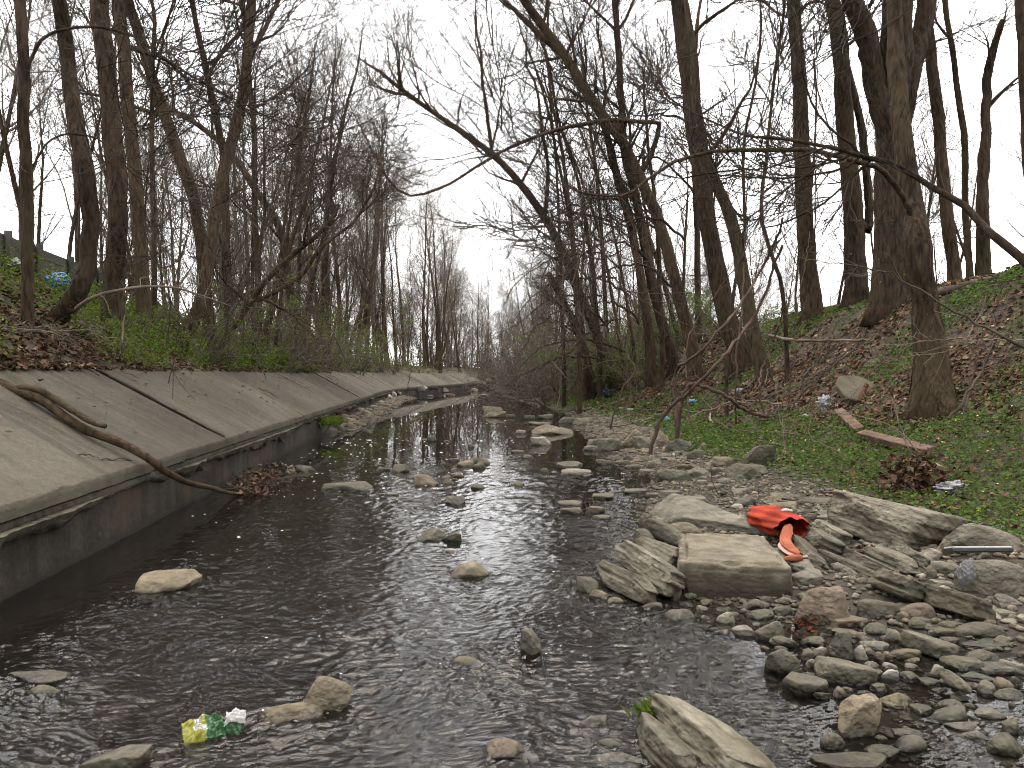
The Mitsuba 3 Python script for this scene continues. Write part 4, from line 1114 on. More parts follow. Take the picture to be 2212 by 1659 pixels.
seat('A', 890, 400, 160, 130, 'd', 'a', 'dark mossy rock at the water end of the bedrock shelf', 'the dark mossy rock')
seat('A', 1420, 420, 190, 90, 't', 'r')
for q in [(950, 1137, 208, 66, 'g', 'r'), (1215, 1232, 275, 122, 'o', 'a'), (1360, 1142, 120, 56, 'l', 'r'), (1410, 1095, 130, 60, 'b', 'r'), (1560, 1150, 150, 45, 'o', 'f'), (1640, 1180, 100, 55, 'l', 'r'), (1580, 1252, 150, 104, 'l', 'r'),
          (1740, 1357, 198, 92, 'l', 'f'), (1580, 1348, 132, 58, 'l', 'r'), (1480, 1322, 102, 62, 'd', 'r'), (1970, 1402, 250, 182, 'o', 'r'), (1850, 1142, 195, 112, 'g', 'r'), (1910, 1217, 230, 92, 'd', 'r'), (2080, 1182, 172, 102, 'd', 'r'),
          (2090, 1452, 200, 100, 'd', 'r'), (1735, 1160, 70, 50, 'g', 'r'), (1780, 1200, 50, 60, 't', 'a'), (1240, 1105, 110, 55, 'd', 'r'), (1065, 1105, 45, 50, 'd', 'r'), (1395, 1225, 80, 50, 'l', 'a'), (2080, 1230, 100, 50, 'g', 'r'),
          (1850, 1275, 80, 50, 'l', 'r'), (1920, 1480, 70, 45, 't', 'r'), (2060, 1480, 110, 45, 't', 'r')]:
    seat('A', *q)
# the right of the bar
seat('B', 2090, 1070, 600, 420, 'g', 'r', 'large rounded grey boulder at the right edge of the picture', 'the large boulder at the right edge', depth=0.85, seed=3, sub=5)
seat('B', 1950, 650, 660, 275, 'g', 'a', 'big rough grey boulder behind the flat black tray', 'the boulder behind the tray', seed=8, sub=5, depth=0.5)
slab('B', (820, 400), (1350, 620), 640, 0.42, 'l', 'pale banded boulder right of the red garment', 'the pale banded boulder', -0.25, 's', 19, 0.03, 0, sub=5)
seat('B', 545, 1265, 540, 335, 'p', 'a', 'large pinkish boulder right of the concrete block', 'the large pinkish boulder', depth=0.6, seed=21, sub=5)
seat('B', 680, 1285, 470, 145, 'p', 'f', 'long pinkish stone lying against the front of the large pinkish boulder', 'the long pinkish stone', seed=27, sub=4)
seat('B', 975, 1215, 325, 180, 'd', 'a', 'dark cracked rock right of the large pinkish boulder', 'the dark cracked rock', sub=4)
slab('B', (930, 900), (1320, 1110), 330, 0.16, 'o', 'olive schist slab with a mossy left end', 'the mossy schist slab', -0.35, 's', 39, 0.03, 0)
slab('B', (1350, 1030), (1870, 1240), 330, 0.15, 'o', 'long weathered schist slab on the right of the bar', 'the long weathered slab', -0.3, 's', 47, 0.02, 0)
slab('B', (860, 640), (1270, 830), 220, 0.12, 'g', 'long grey slab in front of the pale banded boulder', 'the long grey slab', -0.15, 's', 53, 0.02, 0)
slab('B', (1020, 550), (1210, 640), 110, 0.09, 'g', None, None, -0.2, 's')
slab('B', (380, 520), (600, 670), 180, 0.14, 'o', 'knobbly schist rib right of the orange sleeve', 'the knobbly rib', -0.3, 's', 59, 0.02, 0)
slab('B', (600, 620), (1080, 850), 150, 0.10, 'o', None, None, -0.4, 's')
slab('B', (480, 680), (900, 870), 170, 0.10, 'd', None, None, -0.3, 's')
slab('B', (250, 560), (480, 800), 200, 0.12, 'd', None, None, -0.35, 's')
slab('B', (100, 640), (400, 830), 330, 0.10, 'g', 'smooth grey bedrock step under the orange sleeve', 'the grey bedrock step', 0.05, 'f', 61, -0.01, 0)
slab('B', (560, 770), (900, 880), 130, 0.08, 'g', None, None, -0.1, 'f')
slab('B', (1180, 650), (1420, 760), 150, 0.10, 'd', None, None, -0.4, 's')
slab('B', (440, 400), (650, 560), 170, 0.12, 'l', None, None, -0.3, 's')
seat('B', 365, 920, 300, 142, 'g', 'f', 'flat grey flagstone right of the concrete block', 'the flat flagstone')
seat('B', 385, 380, 120, 115, 'd', 'r', 'dark round boulder touching the right of the red garment', 'the dark round boulder')
seat('B', 175, 260, 260, 75, 't', 'a', 'brown rough stone behind the red garment', 'the rough stone behind the garment')
seat('B', 860, 255, 260, 95, 'd', 'f', 'dark flat rock at the edge of the green leaves', 'the dark flat rock')
for q in [(1365, 1212, 285, 150, 'p', 'r'), (1170, 1142, 135, 78, 'g', 'r'), (1190, 1232, 122, 84, 'g', 'r'), (1355, 1292, 235, 145, 'd', 'r'), (1605, 1282, 172, 68, 'd', 'r'), (1885, 1382, 375, 172, 'd', 'r'), (2050, 1417, 142, 78, 't', 'r'),
          (1590, 1365, 280, 110, 'd', 'f'), (1430, 850, 130, 120, 'g', 'r'), (1600, 660, 180, 150, 'b', 'a'), (1440, 690, 180, 110, 'l', 'a'), (1440, 605, 80, 50, 'l', 'r'), (1370, 590, 110, 60, 't', 'r'), (1120, 665, 150, 48, 'g', 'f'),
          (1590, 970, 210, 130, 'g', 'f'), (1620, 830, 260, 120, 'g', 'a'), (820, 900, 90, 55, 'g', 'r'), (735, 880, 90, 50, 'g', 'r'), (1230, 935, 130, 60, 'g', 'f'), (1310, 960, 130, 55, 'g', 'f'), (1910, 1150, 300, 90, 'g', 'f'),
          (2120, 1110, 230, 120, 'g', 'a'), (2080, 1180, 160, 60, 'g', 'f'), (1980, 1215, 150, 70, 'l', 'a'), (2130, 1250, 150, 60, 'l', 'r'), (1460, 410, 190, 55, 'd', 'f'), (1440, 500, 120, 70, 'l', 'a'), (620, 320, 260, 60, 'g', 'f'),
          (540, 350, 200, 50, 'g', 'f'), (700, 300, 130, 60, 'g', 'a'), (640, 250, 120, 50, 'g', 'r'), (450, 220, 260, 60, 'd', 'f'), (230, 170, 300, 60, 'o', 'f'), (60, 190, 120, 70, 't', 'r'), (310, 300, 90, 50, 'g', 'r'),
          (1760, 1380, 100, 40, 'b', 'f'), (160, 1080, 130, 80, 'b', 'r'), (150, 1180, 200, 105, 'o', 'r'), (290, 1110, 60, 60, 't', 'r'), (1960, 1060, 130, 50, 'g', 'r'), (1500, 470, 100, 60, 'g', 'r'), (2130, 650, 180, 60, 'g', 'f'), (2110, 400, 260, 60, 'g', 'f')]:
    seat('B', *q)
seat('D', 1120, 578, 162, 122, 'l', 'a', 'chunky pale stone with a lit top in the middle of the cobbles', 'the chunky pale stone')
seat('D', 970, 642, 252, 92, 'l', 'a', 'long pale stone just left of the chunky one', 'the long pale stone')
seat('D', 680, 527, 228, 82, 'p', 'f', 'flat pinkish stone in front of the long pinkish one', 'the flat pinkish stone')
seat('D', 985, 515, 285, 112, 'd', 'r', 'dark oval boulder behind the long pale stone', 'the dark oval boulder')
seat('D', 810, 738, 155, 155, 'l', 'r', 'pale pear shaped cobble among the grey ones', 'the pear shaped cobble')
seat('D', 640, 725, 205, 235, 'd', 'a', 'dark cracked block left of the pear shaped cobble', 'the dark cracked block')
seat('D', 170, 840, 390, 215, 'd', 'r', 'long smooth dark olive stone at the edge of the foreground pool', 'the long smooth olive stone', depth=0.55, yaw=0.3, sub=5)
seat('D', 750, 955, 500, 250, 'o', 'f', 'large triangular olive flagstone in the cobbles', 'the triangular flagstone', sub=5)
slab('D', (1180, 590), (1580, 740), 200, 0.10, 'o', 'long dark flagstone sloping to the narrow pool', 'the long dark flagstone', -0.1, 'f', 71, 0.02, 0)
seat('D', 1230, 735, 275, 122, 't', 'r', 'tan rounded stone left of the long dark flagstone', 'the tan rounded stone')
seat('D', 1100, 908, 172, 108, 'w', 'a', 'bright white angular stone, whitest of the cobbles', 'the white angular stone')
seat('D', 1175, 1152, 325, 162, 't', 'r', 'smooth golden tan stone at the rim of the dark pool', 'the golden tan stone', sub=5)
seat('D', 790, 1395, 400, 400, 't', 'a', 'tall upright tan boulder standing in the foreground pool', 'the tall upright boulder', depth=0.6, seed=77, sub=5)
seat('D', 640, 1062, 135, 105, 't', 'r', 'round tan cobble behind the tall upright boulder')
seat('D', 350, 1032, 410, 190, 'o', 'f', 'broad olive stone with a pitted top left of the triangular flagstone', 'the pitted olive stone', sub=4)
slab('D', (1530, 960), (1740, 1090), 150, 0.09, 'o', 'narrow olive finger of stone pointing at the lower right', 'the olive finger stone', -0.1, 'r', 73, 0.03, 0)
seat('D', 1920, 758, 315, 122, 'd', 'r', 'dark rounded oblong stone by the narrow pool', 'the dark oblong stone')
seat('D', 2070, 1012, 175, 132, 'p', 'r', 'pale pinkish egg shaped cobble near the right edge', 'the pale egg cobble')
seat('D', 1480, 882, 125, 102, 'l', 'a', 'pale wedge stone between the white stone and the olive finger', 'the pale wedge stone')
seat('D', 1960, 1247, 265, 112, 'l', 'r', 'long pale cobble above the lower right pool', 'the long pale cobble')
seat('D', 1830, 1422, 182, 84, 'l', 'r', 'pale tan stone standing in the lower right pool', 'the pale stone in the pool')
for q in [(430, 612, 205, 115, 'd', 'r'), (75, 557, 165, 170, 'o', 'r'), (160, 627, 205, 105, 'd', 'r'), (360, 740, 120, 110, 'o', 'r'), (480, 700, 130, 90, 'l', 'r'), (615, 715, 110, 50, 'p', 'r'), (1050, 807, 142, 57, 'w', 'r'), (910, 797, 142, 42, 'l', 'r'),
          (900, 690, 110, 60, 'p', 'r'), (985, 755, 100, 95, 'p', 'r'), (1040, 740, 90, 90, 't', 'r'), (775, 545, 150, 60, 'p', 'r'), (820, 530, 90, 45, 'p', 'r'), (1040, 560, 110, 50, 'g', 'r'), (1270, 770, 110, 60, 'p', 'a'), (1250, 810, 120, 35, 'l', 'r'),
          (1720, 838, 275, 132, 'd', 'f'), (1985, 860, 260, 100, 'd', 's'), (2150, 850, 190, 190, 'l', 's'), (1940, 640, 380, 70, 'o', 'f'), (1640, 1180, 260, 90, 'd', 'r'), (1930, 1050, 175, 135, 'g', 'r'), (2175, 965, 100, 120, 'g', 'r'),
          (1620, 1292, 290, 150, 'd', 'r'), (1360, 1202, 215, 92, 'd', 'f'), (1720, 1347, 285, 78, 'l', 'f'), (2130, 1570, 290, 205, 'd', 'r'), (2150, 1382, 160, 160, 'g', 'a'), (590, 1515, 210, 155, 'd', 'r'), (1300, 1532, 285, 150, 'o', 'r'),
          (1040, 1570, 290, 110, 'd', 'f'), (800, 1700, 620, 140, 'd', 'f'), (1860, 935, 275, 95, 'o', 'f'), (1630, 955, 190, 70, 'o', 'f'), (1250, 905, 140, 80, 'd', 'r'), (980, 1010, 140, 70, 'g', 'f'), (850, 1040, 110, 50, 'd', 'r'), (490, 1075, 150, 75, 'd', 'a'),
          (390, 800, 90, 75, 'l', 'r'), (375, 890, 100, 60, 'g', 'r'), (220, 850, 180, 60, 'd', 'f'), (430, 680, 80, 60, 'p', 'r'), (1750, 1150, 90, 50, 't', 'r'), (2130, 1150, 90, 60, 'p', 'r'), (2060, 1030, 110, 50, 'l', 'r'), (2130, 1080, 230, 80, 'd', 'r'),
          (1790, 990, 140, 60, 'p', 'a'), (2040, 620, 300, 60, 'g', 'f'), (1800, 640, 130, 40, 't', 'f'), (1600, 590, 150, 60, 'b', 'f'), (1230, 1400, 230, 80, 'g', 'f'), (1000, 1430, 100, 40, 'b', 'r'), (1210, 1340, 70, 40, 'p', 'r'), (2060, 1000, 90, 40, 'l', 'r'),
          (700, 1010, 100, 60, 'p', 'r'), (930, 870, 150, 60, 'b', 'f'), (1430, 950, 180, 60, 'd', 'f'), (1500, 1020, 150, 40, 'd', 'f'), (1700, 1090, 200, 60, 'd', 'f')]:
    seat('D', *q)
# the middle distance
seat('E', 1410, 985, 275, 122, 'o', 'a', 'olive wedge of rock pointing into the dark pool', 'the wedge at the dark pool', sub=4)
seat('E', 2160, 862, 250, 190, 'd', 'a', 'big dark boulder left of the green leaves', 'the big dark boulder', sub=4)
seat('E', 2050, 970, 360, 155, 'd', 'a', 'broad dark rock leaning on the front of the big dark boulder', 'the broad dark rock', sub=4)
seat('E', 1085, 692, 245, 155, 't', 'r', 'rounded brown boulder in the pile at the far bend of the bar', 'the rounded brown boulder', sub=4)
seat('E', 1290, 682, 185, 160, 't', 'r', 'brown boulder right of a dark cleft in the boulder pile', 'the cleft boulder', sub=4)
seat('E', 1180, 707, 215, 112, 'g', 'a', 'angular grey boulder at the front of the boulder pile', 'the angular boulder of the pile')
seat('E', 1475, 742, 265, 142, 'g', 'a', 'smooth sloping grey boulder edged with green leaves', 'the sloping grey boulder')
seat('E', 860, 722, 240, 112, 'g', 'f', 'flat grey rock at the water side of the boulder pile', 'the flat rock of the pile')
seat('E', 1830, 852, 165, 84, 'b', 'a', 'rusty brown rock in the stones below the green leaves', 'the rusty brown rock')
seat('E', 350, 577, 375, 78, 'b', 'a', 'low brown rock hump across the pool above the triangular stone', 'the low hump in the pool')
seat('E', 265, 674, 200, 76, 'l', 'a', 'pale triangular stone pointing left in the pool', 'the triangular stone', seed=12)
seat('E', 80, 572, 110, 36, 'l', 'f', 'flat pale stone in the pool left of the low hump', 'the pale stone by the hump')
seat('E', 2050, 1202, 235, 97, 'd', 'r', 'dark oval boulder above the bedrock shelf', 'the dark oval above the shelf')
seat('E', 520, 1203, 255, 57, 'g', 'f', 'flat stone with a brown leaf on it, in the shallow riffle', 'the stone with a leaf')
for q in [(1070, 1092, 190, 48, 'g', 'f'), (800, 1142, 185, 57, 'g', 'f'), (1230, 1122, 112, 42, 'g', 'f'), (1380, 1122, 195, 62, 'o', 'f'), (1620, 1172, 235, 72, 'g', 'f'), (1955, 1222, 102, 47, 'l', 'r'), (1985, 982, 82, 56, 'o', 'r'), (1630, 952, 185, 86, 'g', 'a'),
          (1540, 1275, 205, 62, 'g', 'f'), (540, 1267, 205, 62, 'g', 'f'), (720, 1262, 155, 87, 'p', 'f'), (790, 1317, 145, 47, 'g', 'f'), (510, 887, 215, 72, 'o', 'f'), (560, 917, 225, 47, 'l', 'f'), (280, 912, 72, 42, 'o', 'r'), (40, 1027, 85, 36, 't', 'r'),
          (45, 737, 105, 26, 'g', 'f'), (145, 787, 92, 24, 'g', 'r'), (1610, 782, 155, 72, 'd', 'r'), (1545, 882, 195, 52, 'd', 'f'), (490, 482, 155, 82, 'g', 'f'), (615, 492, 155, 62, 'g', 'f'), (290, 442, 112, 42, 'g', 'f'), (160, 447, 95, 37, 'g', 'f'),
          (240, 497, 175, 32, 'g', 'f'), (865, 802, 92, 42, 'o', 'r'), (790, 842, 132, 62, 'o', 'f'), (960, 842, 102, 47, 'g', 'f'), (1055, 872, 142, 37, 'o', 'f'), (1240, 862, 122, 62, 'g', 'r'), (1165, 912, 155, 37, 'g', 'f'), (1030, 812, 122, 62, 'o', 'r'),
          (1700, 880, 120, 60, 'b', 'r'), (1760, 920, 150, 60, 'g', 'f'), (1850, 1000, 120, 50, 'g', 'r'), (1770, 1060, 150, 60, 'g', 'f'), (1870, 1110, 140, 60, 'g', 'r'), (2000, 1090, 160, 50, 'g', 'f'), (2130, 1090, 150, 60, 'd', 'r'), (1420, 760, 110, 40, 'g', 'f'),
          (1180, 745, 90, 40, 'b', 'r'), (1330, 780, 90, 45, 'g', 'r'), (700, 720, 150, 45, 'g', 'f'), (690, 680, 110, 60, 'o', 'a'), (880, 640, 110, 60, 'g', 'r'), (1250, 1050, 70, 30, 'd', 'r'), (2120, 960, 110, 40, 'd', 'f'), (1650, 1010, 110, 40, 'g', 'f')]:
    seat('E', *q)
# the left spit
seat('G', 675, 478, 175, 88, 'g', 'a', 'grey boulder with a flat sloping face on the far left spit', 'the grey boulder on the spit')
seat('G', 680, 428, 112, 68, 'g', 'a', 'dark boulder right behind the sloping one on the spit')
for q in [(370, 547, 85, 42, 'd', 'r'), (440, 542, 92, 57, 'd', 'r'), (535, 522, 90, 50, 'b', 'r'), (590, 500, 90, 40, 'b', 'r'), (510, 475, 100, 50, 'b', 'r'), (480, 440, 90, 45, 't', 'r'), (560, 440, 80, 40, 't', 'r'), (620, 380, 80, 40, 'b', 'r'), (740, 360, 70, 35, 'l', 'r'),
          (800, 310, 60, 30, 'l', 'r'), (860, 260, 70, 35, 'w', 'r'), (900, 250, 60, 40, 'w', 'a'), (950, 225, 60, 25, 'l', 'r'), (1120, 185, 110, 30, 'l', 'f'), (1170, 180, 60, 20, 'w', 'r'), (1340, 195, 80, 25, 'l', 'f'), (1230, 250, 60, 15, 'g', 'f'), (1600, 205, 70, 30, 'l', 'a'),
          (1680, 140, 60, 25, 'l', 'r'), (1740, 135, 60, 25, 'g', 'r'), (1400, 245, 70, 20, 'p', 'f'), (1750, 380, 170, 50, 't', 'a'), (1780, 430, 160, 50, 'b', 'a'), (1920, 430, 80, 40, 'g', 'f')]:
    seat('G', *q)

# smaller cobbles filling the bar
rng = np.random.default_rng(5)
n_extra = 0
occupied = [(W_[1], W_[2], W_[3]) for W_ in stones]
for _ in range(3000):
    if n_extra >= 300 - len(stones) + n_extra or len(stones) >= 300:
        break
    y = 3.0 + 11 * rng.random() ** 1.6
    ex, rx = float(EX(y)), float(RX(y))
    x = ex + (rx - ex) * rng.uniform(0.02, 1.0)
    w = rng.uniform(0.05, 0.16)
    z = float(ground_z(x, y))
    d = np.array([x, y, max(z, 0)]) - CAM
    u = CX + FPX * d[0] / (d @ FWD)
    v = CY - FPX * (d @ UP) / (d @ FWD)
    if u > 2230 or v > 1680 or any(abs(u - a) < 0.42 * c and abs(v - b) < 0.20 * c for a, b, c in occupied):
        continue
    pw = w * FPX / y
    occupied.append((u, v, pw))
    seat('W', u, v, pw, pw * rng.uniform(0.35, 0.6), rng.choice(list('dogggtbplog')), rng.choice(list('rraf')))
    n_extra += 1

# labels for the stones that have none yet: colour, shape and what they lie beside
TN = {'d': 'dark', 'o': 'olive', 'g': 'grey', 'b': 'brown', 't': 'tan', 'p': 'pinkish', 'l': 'pale', 'w': 'white'}
heroes = [s for s in stones if s[6]] + [('', 1585, 1230, 200, '', '', 'the square concrete block'), ('', 1690, 1140, 100, '', '', 'the red garment')]
made = {}
for s in stones:
    if s[7]:
        continue
    key, u, v, w, tone, kind = s[:6]
    h = min(heroes, key=lambda q: math.hypot(q[1] - u, 1.6 * (q[2] - v)) - 0.3 * q[3])
    dx, dy = u - h[1], 1.6 * (v - h[2])
    side = ('right of' if dx > 0 else 'left of') if abs(dx) > abs(dy) else ('in front of' if dy > 0 else 'behind')
    shape = {'r': 'rounded', 'a': 'angular', 'f': 'flat', 's': 'layered'}[kind]
    size = 'small' if w < 22 else 'larger' if w > 48 else 'middling'
    made.setdefault(f'{TN[tone]} {shape} stone {side} {h[6]}', []).append((size, key))
for text, lst in made.items():
    if len(lst) > 1:
        for size in {a for a, _ in lst}:
            same = [k for a, k in lst if a == size]
            where = {q[0]: q[1] for q in stones}
            same.sort(key=lambda k: where[k])
            for n_, k in enumerate(same):
                tail = '' if len(same) == 1 else [', left twin', ', right twin'][n_] if len(same) == 2 else [', leftmost', ', middle', ', rightmost'][n_] if len(same) == 3 else ''
                tag(k, f'{size} {text}{tail}', 'rock', f'{size} {text}' if len(same) > 3 else None)
    else:
        tag(lst[0][1], text, 'rock')

# ------------------------------------------------------------------ the water's surface, with a little chop below each stone that stands in it
for q_ in stones:
    b_ = hit(q_[1], q_[2] + q_[3] * 0.15, water=True)
    if b_[1] < 13 and b_[0] < EX(b_[1]) + 0.1 and q_[3] > 20:
        WAKES.append((b_[0], b_[1], q_[3] * b_[1] / FPX))
nu = 500
uu = np.linspace(-0.78, 0.78, nu)
inv = np.concatenate([np.linspace(1 / 1.7, 1 / 13.0, 760), np.linspace(1 / 13.0, 1 / 112.0, 100)[1:]])
yr = 1 / inv
X, Y = uu[None] * yr[:, None], np.broadcast_to(yr[:, None], (len(yr), nu))
X = np.clip(X, -8.6, 8.0)
Z = ripples(X, Y)
i, j = np.meshgrid(np.arange(nu - 1), np.arange(len(yr) - 1))
a = (j * nu + i).ravel()
q = np.stack([a, a + 1, a + nu + 1, a + nu], 1)
wv = np.stack([X, Y, Z], -1).reshape(-1, 3)
bx, by = np.meshgrid(np.linspace(-5, 8, 60), np.linspace(-14, 1.7, 60))
bz = ripples(bx, by)
i, j = np.meshgrid(np.arange(59), np.arange(59))
a2 = (j * 60 + i).ravel()
q2 = np.stack([a2, a2 + 1, a2 + 61, a2 + 60], 1)
wf = np.vstack([q[:, [0, 1, 2]], q[:, [0, 2, 3]]])
wf2 = np.vstack([q2[:, [0, 1, 2]], q2[:, [0, 2, 3]]])
# leave out what would lie under the banks
keep = offs(wv[:, 0], wv[:, 1]) < 0.15
wf = wf[keep[wf].all(1)]
put('water', cat([(wv, wf), (np.stack([bx, by, bz], -1).reshape(-1, 3), wf2)]), 'mat_water', kind='structure', smooth=True,
    label='dark brown rippling stream water reflecting the pale sky')
# pebbles between the cobbles and on the bed of the shallows
rng = np.random.default_rng(6)
N = 9000
y = 2.6 + 13 * rng.random(N) ** 1.7
ex, rx = EX(y), RX(y)
x = ex - 0.5 + (rx - ex + 0.5) * rng.random(N)
z = ground_z(x, y)
s = rng.uniform(0.010, 0.034, N) * (1 + 0.4 * (rng.random(N) < 0.15))
base = np.array(ICO[0].vertices)
V = base[None] * (1 + 0.22 * rng.standard_normal((N, 12, 1)) * 0.6) * (s[:, None] * rng.uniform(0.5, 1.3, (N, 3)) * [1.1, 1.1, 0.65])[:, None, :]
V = V + np.stack([x, y, z + s * 0.25], -1)[:, None, :]
F = (np.array(ICO[0].faces)[None] + (np.arange(N) * 12)[:, None, None]).reshape(-1, 3)
put('gravel', (V.reshape(-1, 3), F), 'mat_stone', smooth=True, uv=np.repeat(np.stack([rng.choice([0.04, 0.1, 0.2, 0.3, 0.42, 0.55, 0.75], N), np.zeros(N)], 1), 12, 0), kind='stuff', label='wet pebbles and grit between the stones of the bar')
N = 2600
y = 13 + 18 * rng.random(N)
ex, rx = EX(y), RX(y)
x = ex - 0.3 + (rx - ex + 0.5) * rng.random(N)
z = ground_z(x, y)
s = rng.uniform(0.025, 0.085, N) * rng.uniform(0.6, 1.0, N)
V = base[None] * (1 + 0.15 * rng.standard_normal((N, 12, 1))) * (s[:, None] * rng.uniform(0.6, 1.5, (N, 3)) * [1.2, 1.1, 0.6])[:, None, :] + np.stack([x, y, z + s * 0.15], -1)[:, None, :]
F = (np.array(ICO[0].faces)[None] + (np.arange(N) * 12)[:, None, None]).reshape(-1, 3)
put('gravel', (V.reshape(-1, 3), F), 'mat_stone', smooth=True, uv=np.repeat(np.stack([rng.choice([0.04, 0.1, 0.2, 0.34, 0.45, 0.6], N), np.zeros(N)], 1), 12, 0), kind='stuff', label='mixed rubble where the bar narrows upstream')
N = 1400
y = 21 + 30 * rng.random(N)
xx, yy2 = wall_pt(y, -0.1 - 1.3 * rng.random(N))
z = ground_z(xx, yy2)
k = z > -0.12
xx, yy2, z = xx[k], yy2[k], z[k]
N = len(xx)
s = rng.uniform(0.03, 0.10, N)
V = base[None] * (1 + 0.15 * rng.standard_normal((N, 12, 1))) * (s[:, None] * rng.uniform(0.6, 1.3, (N, 3)) * [1.1, 1.1, 0.7])[:, None, :] + np.stack([xx, yy2, z + s * 0.2], -1)[:, None, :]
F = (np.array(ICO[0].faces)[None] + (np.arange(N) * 12)[:, None, None]).reshape(-1, 3)
put('gravel', (V.reshape(-1, 3), F), 'mat_stone', smooth=True, uv=np.repeat(np.stack([rng.choice([0.1, 0.2, 0.34, 0.45, 0.6], N), np.zeros(N)], 1), 12, 0), kind='stuff', label='rubble spit along the foot of the far embankment')
# ------------------------------------------------------------------ the square concrete block
def soft_box(hx, hy, hz, r, n):
    b = manifold3d.Manifold.batch_hull([manifold3d.Manifold.sphere(r, 20).translate([sx * (hx - r), sy * (hy - r), sz * (hz - r)]) for sx in (-1, 1) for sy in (-1, 1) for sz in (-1, 1)])
    m = b.refine_to_length(n).to_mesh()
    return np.array(m.vert_properties[:, :3], float), np.array(m.tri_verts)


c0, c1 = hit(1585, 1296, water=True), at(1571, 1153, 6.35)
v, f = soft_box(0.352, 0.52, 0.215, 0.020, 0.016)
n = unit(v / np.square([0.352, 0.52, 0.215]))
q = v * 1.0
chip = np.clip(meshkit.fbm(q * 7, 3, 51) - 0.5, 0, 1)
edge = (np.abs(v[:, 0]) > 0.30).astype(float) + (np.abs(v[:, 1]) > 0.47) + (v[:, 2] > 0.16)
v = v + n * (0.030 * (meshkit.fbm(q * 5, 4, 52) - 0.5) + 0.010 * (meshkit.fbm(q * 28, 2, 53) - 0.5) - (0.13 * chip + 0.012) * (edge >= 2))[:, None]
v[:, 0] *= 1 - 0.06 * (v[:, 1] / 0.52)
v = v @ rot(-0.17).T + [c0[0] + 0.10, c0[1] + 0.52, 0.252 - 0.215]
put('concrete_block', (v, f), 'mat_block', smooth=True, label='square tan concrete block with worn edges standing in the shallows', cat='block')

# ------------------------------------------------------------------ moss and grass
def tuft(u, v, r, k, pal, h=0.03, seed=0, water=False, lift=0.0, d=None):
    rng = np.random.default_rng(seed)
    c = hit(u, v, water=True) if d is None else at(u, v, d)
    p = c + rng.standard_normal((k, 3)) * [r, r, r * 0.15] + [0, 0, lift]
    a = rng.uniform(0, 2 * np.pi, k)
    t = unit(np.stack([np.cos(a) * 0.6, np.sin(a) * 0.6, np.ones(k)], 1))
    s = np.cross(t, unit(rng.standard_normal((k, 3)))) * h * 0.10
    L = h * rng.uniform(0.5, 1.3, (k, 1))
    V = np.stack([p - s, p + s, p + t * L * 0.6 + s * 0.6 + [0, 0, 0], p + t * L + np.stack([np.cos(a), np.sin(a), -0.3 + 0 * a], 1) * L * 0.3], 1)
    F = (np.array([[0, 1, 2], [0, 2, 3]])[None] + (np.arange(k) * 4)[:, None, None]).reshape(-1, 3)
    return (V.reshape(-1, 3), F), tint_each(k, 4, pal, rng)


for u, v, r, k, pal, h, d, lab in [(1420, 1553, 0.035, 260, 'shrub', 0.075, 3.42, 'bright grass tuft growing at the top of the foreground slabs'), (703, 915, 0.16, 500, 'shrub', 0.18, 19.5, 'green grass tuft at the near end of the rubble spit'), (1520, 965, 0.12, 300, 'shrub', 0.12, 15.5, 'grass tuft beside the smooth sloping boulder')]:
    m, c = tuft(u, v, r, k, pal, h, len(lab), d=d)
    put('grass_tuft', m, 'mat_leaf', color=c, label=lab, cat='grass')

# ------------------------------------------------------------------ crumpled things
def crumple(hx, hy, hz, seed, sub=4, amp=0.45, f=2.2):
    d = np.array(ICO[sub].vertices)
    n1 = np.abs(2 * meshkit.fbm(d * f + seed, 3, seed) - 1)
    n2 = np.abs(2 * meshkit.fbm(d * f * 2.3 + seed, 2, seed + 5) - 1)
    r = 1 + amp * (n1 - 0.4) * 2 + amp * 0.5 * (n2 - 0.4)
    v = d * r[:, None]
    return v / np.abs(v).max(0) * [hx, hy, hz], np.array(ICO[sub].faces)


def litter_at(name, u, v, w, h, pal, label, cat_, seed, depth=0.7, y=None, gloss=True, yaw=0.0, amp=0.45, water=False, lift=0.0):
    b = hit(u, v, water=True) if y is None else at(u, v, y)
    d = b[1]
    wm, hm = w * d / FPX, h * d / FPX
    m, f = crumple(wm / 2, wm * depth / 2, hm / 2, seed, 4, amp)
    m = m @ rot(yaw).T + b + [0, wm * depth * 0.3, hm * 0.42 + lift]
    return paint(name, (m, f), pal, None, gloss, label=label, cat=cat_, seed=seed, f=14, smooth=25 if False else True)


litter_at('plastic_bag', 120, 626, 60, 46, 'blue_bag', 'blue plastic bag caught on the slope behind the kinked tree', 'bag', 3, amp=0.2)
litter_at('plastic_bag', 420, 765, 26, 20, 'white_bag', 'white plastic bag at the top edge of the slab under the curved tree', 'bag', 4)
litter_at('plastic_bag', 20, 578, 60, 26, 'white_bag', 'white plastic sheet bundled by the road barrier at the left edge', 'bag', 6, y=15.0)
litter_at('plastic_bag', 1315, 862, 32, 30, 'navy', 'dark navy bag slumped at the foot of the arching tree', 'bag', 7, gloss=False)
litter_at('plastic_bag', 1193, 844, 13, 9, 'white_bag', 'small white scrap of plastic left of the dark navy bag', 'litter', 8)
litter_at('plastic_bag', 1340, 886, 14, 8, 'white_bag', 'white plastic scrap in the green leaves on the far bank, left of its twin', 'litter', 9)
litter_at('plastic_bag', 1362, 890, 18, 10, 'white_bag', 'white plastic scrap in the green leaves on the far bank, right of its twin', 'litter', 10)
litter_at('plastic_bag', 1497, 872, 30, 12, 'blue_rag', 'blue plastic scrap by the vines on the right bank', 'litter', 11)
litter_at('plastic_bag', 1440, 912, 20, 14, 'blue_rag', 'blue scrap lower down among the sticks on the bank edge', 'litter', 12)
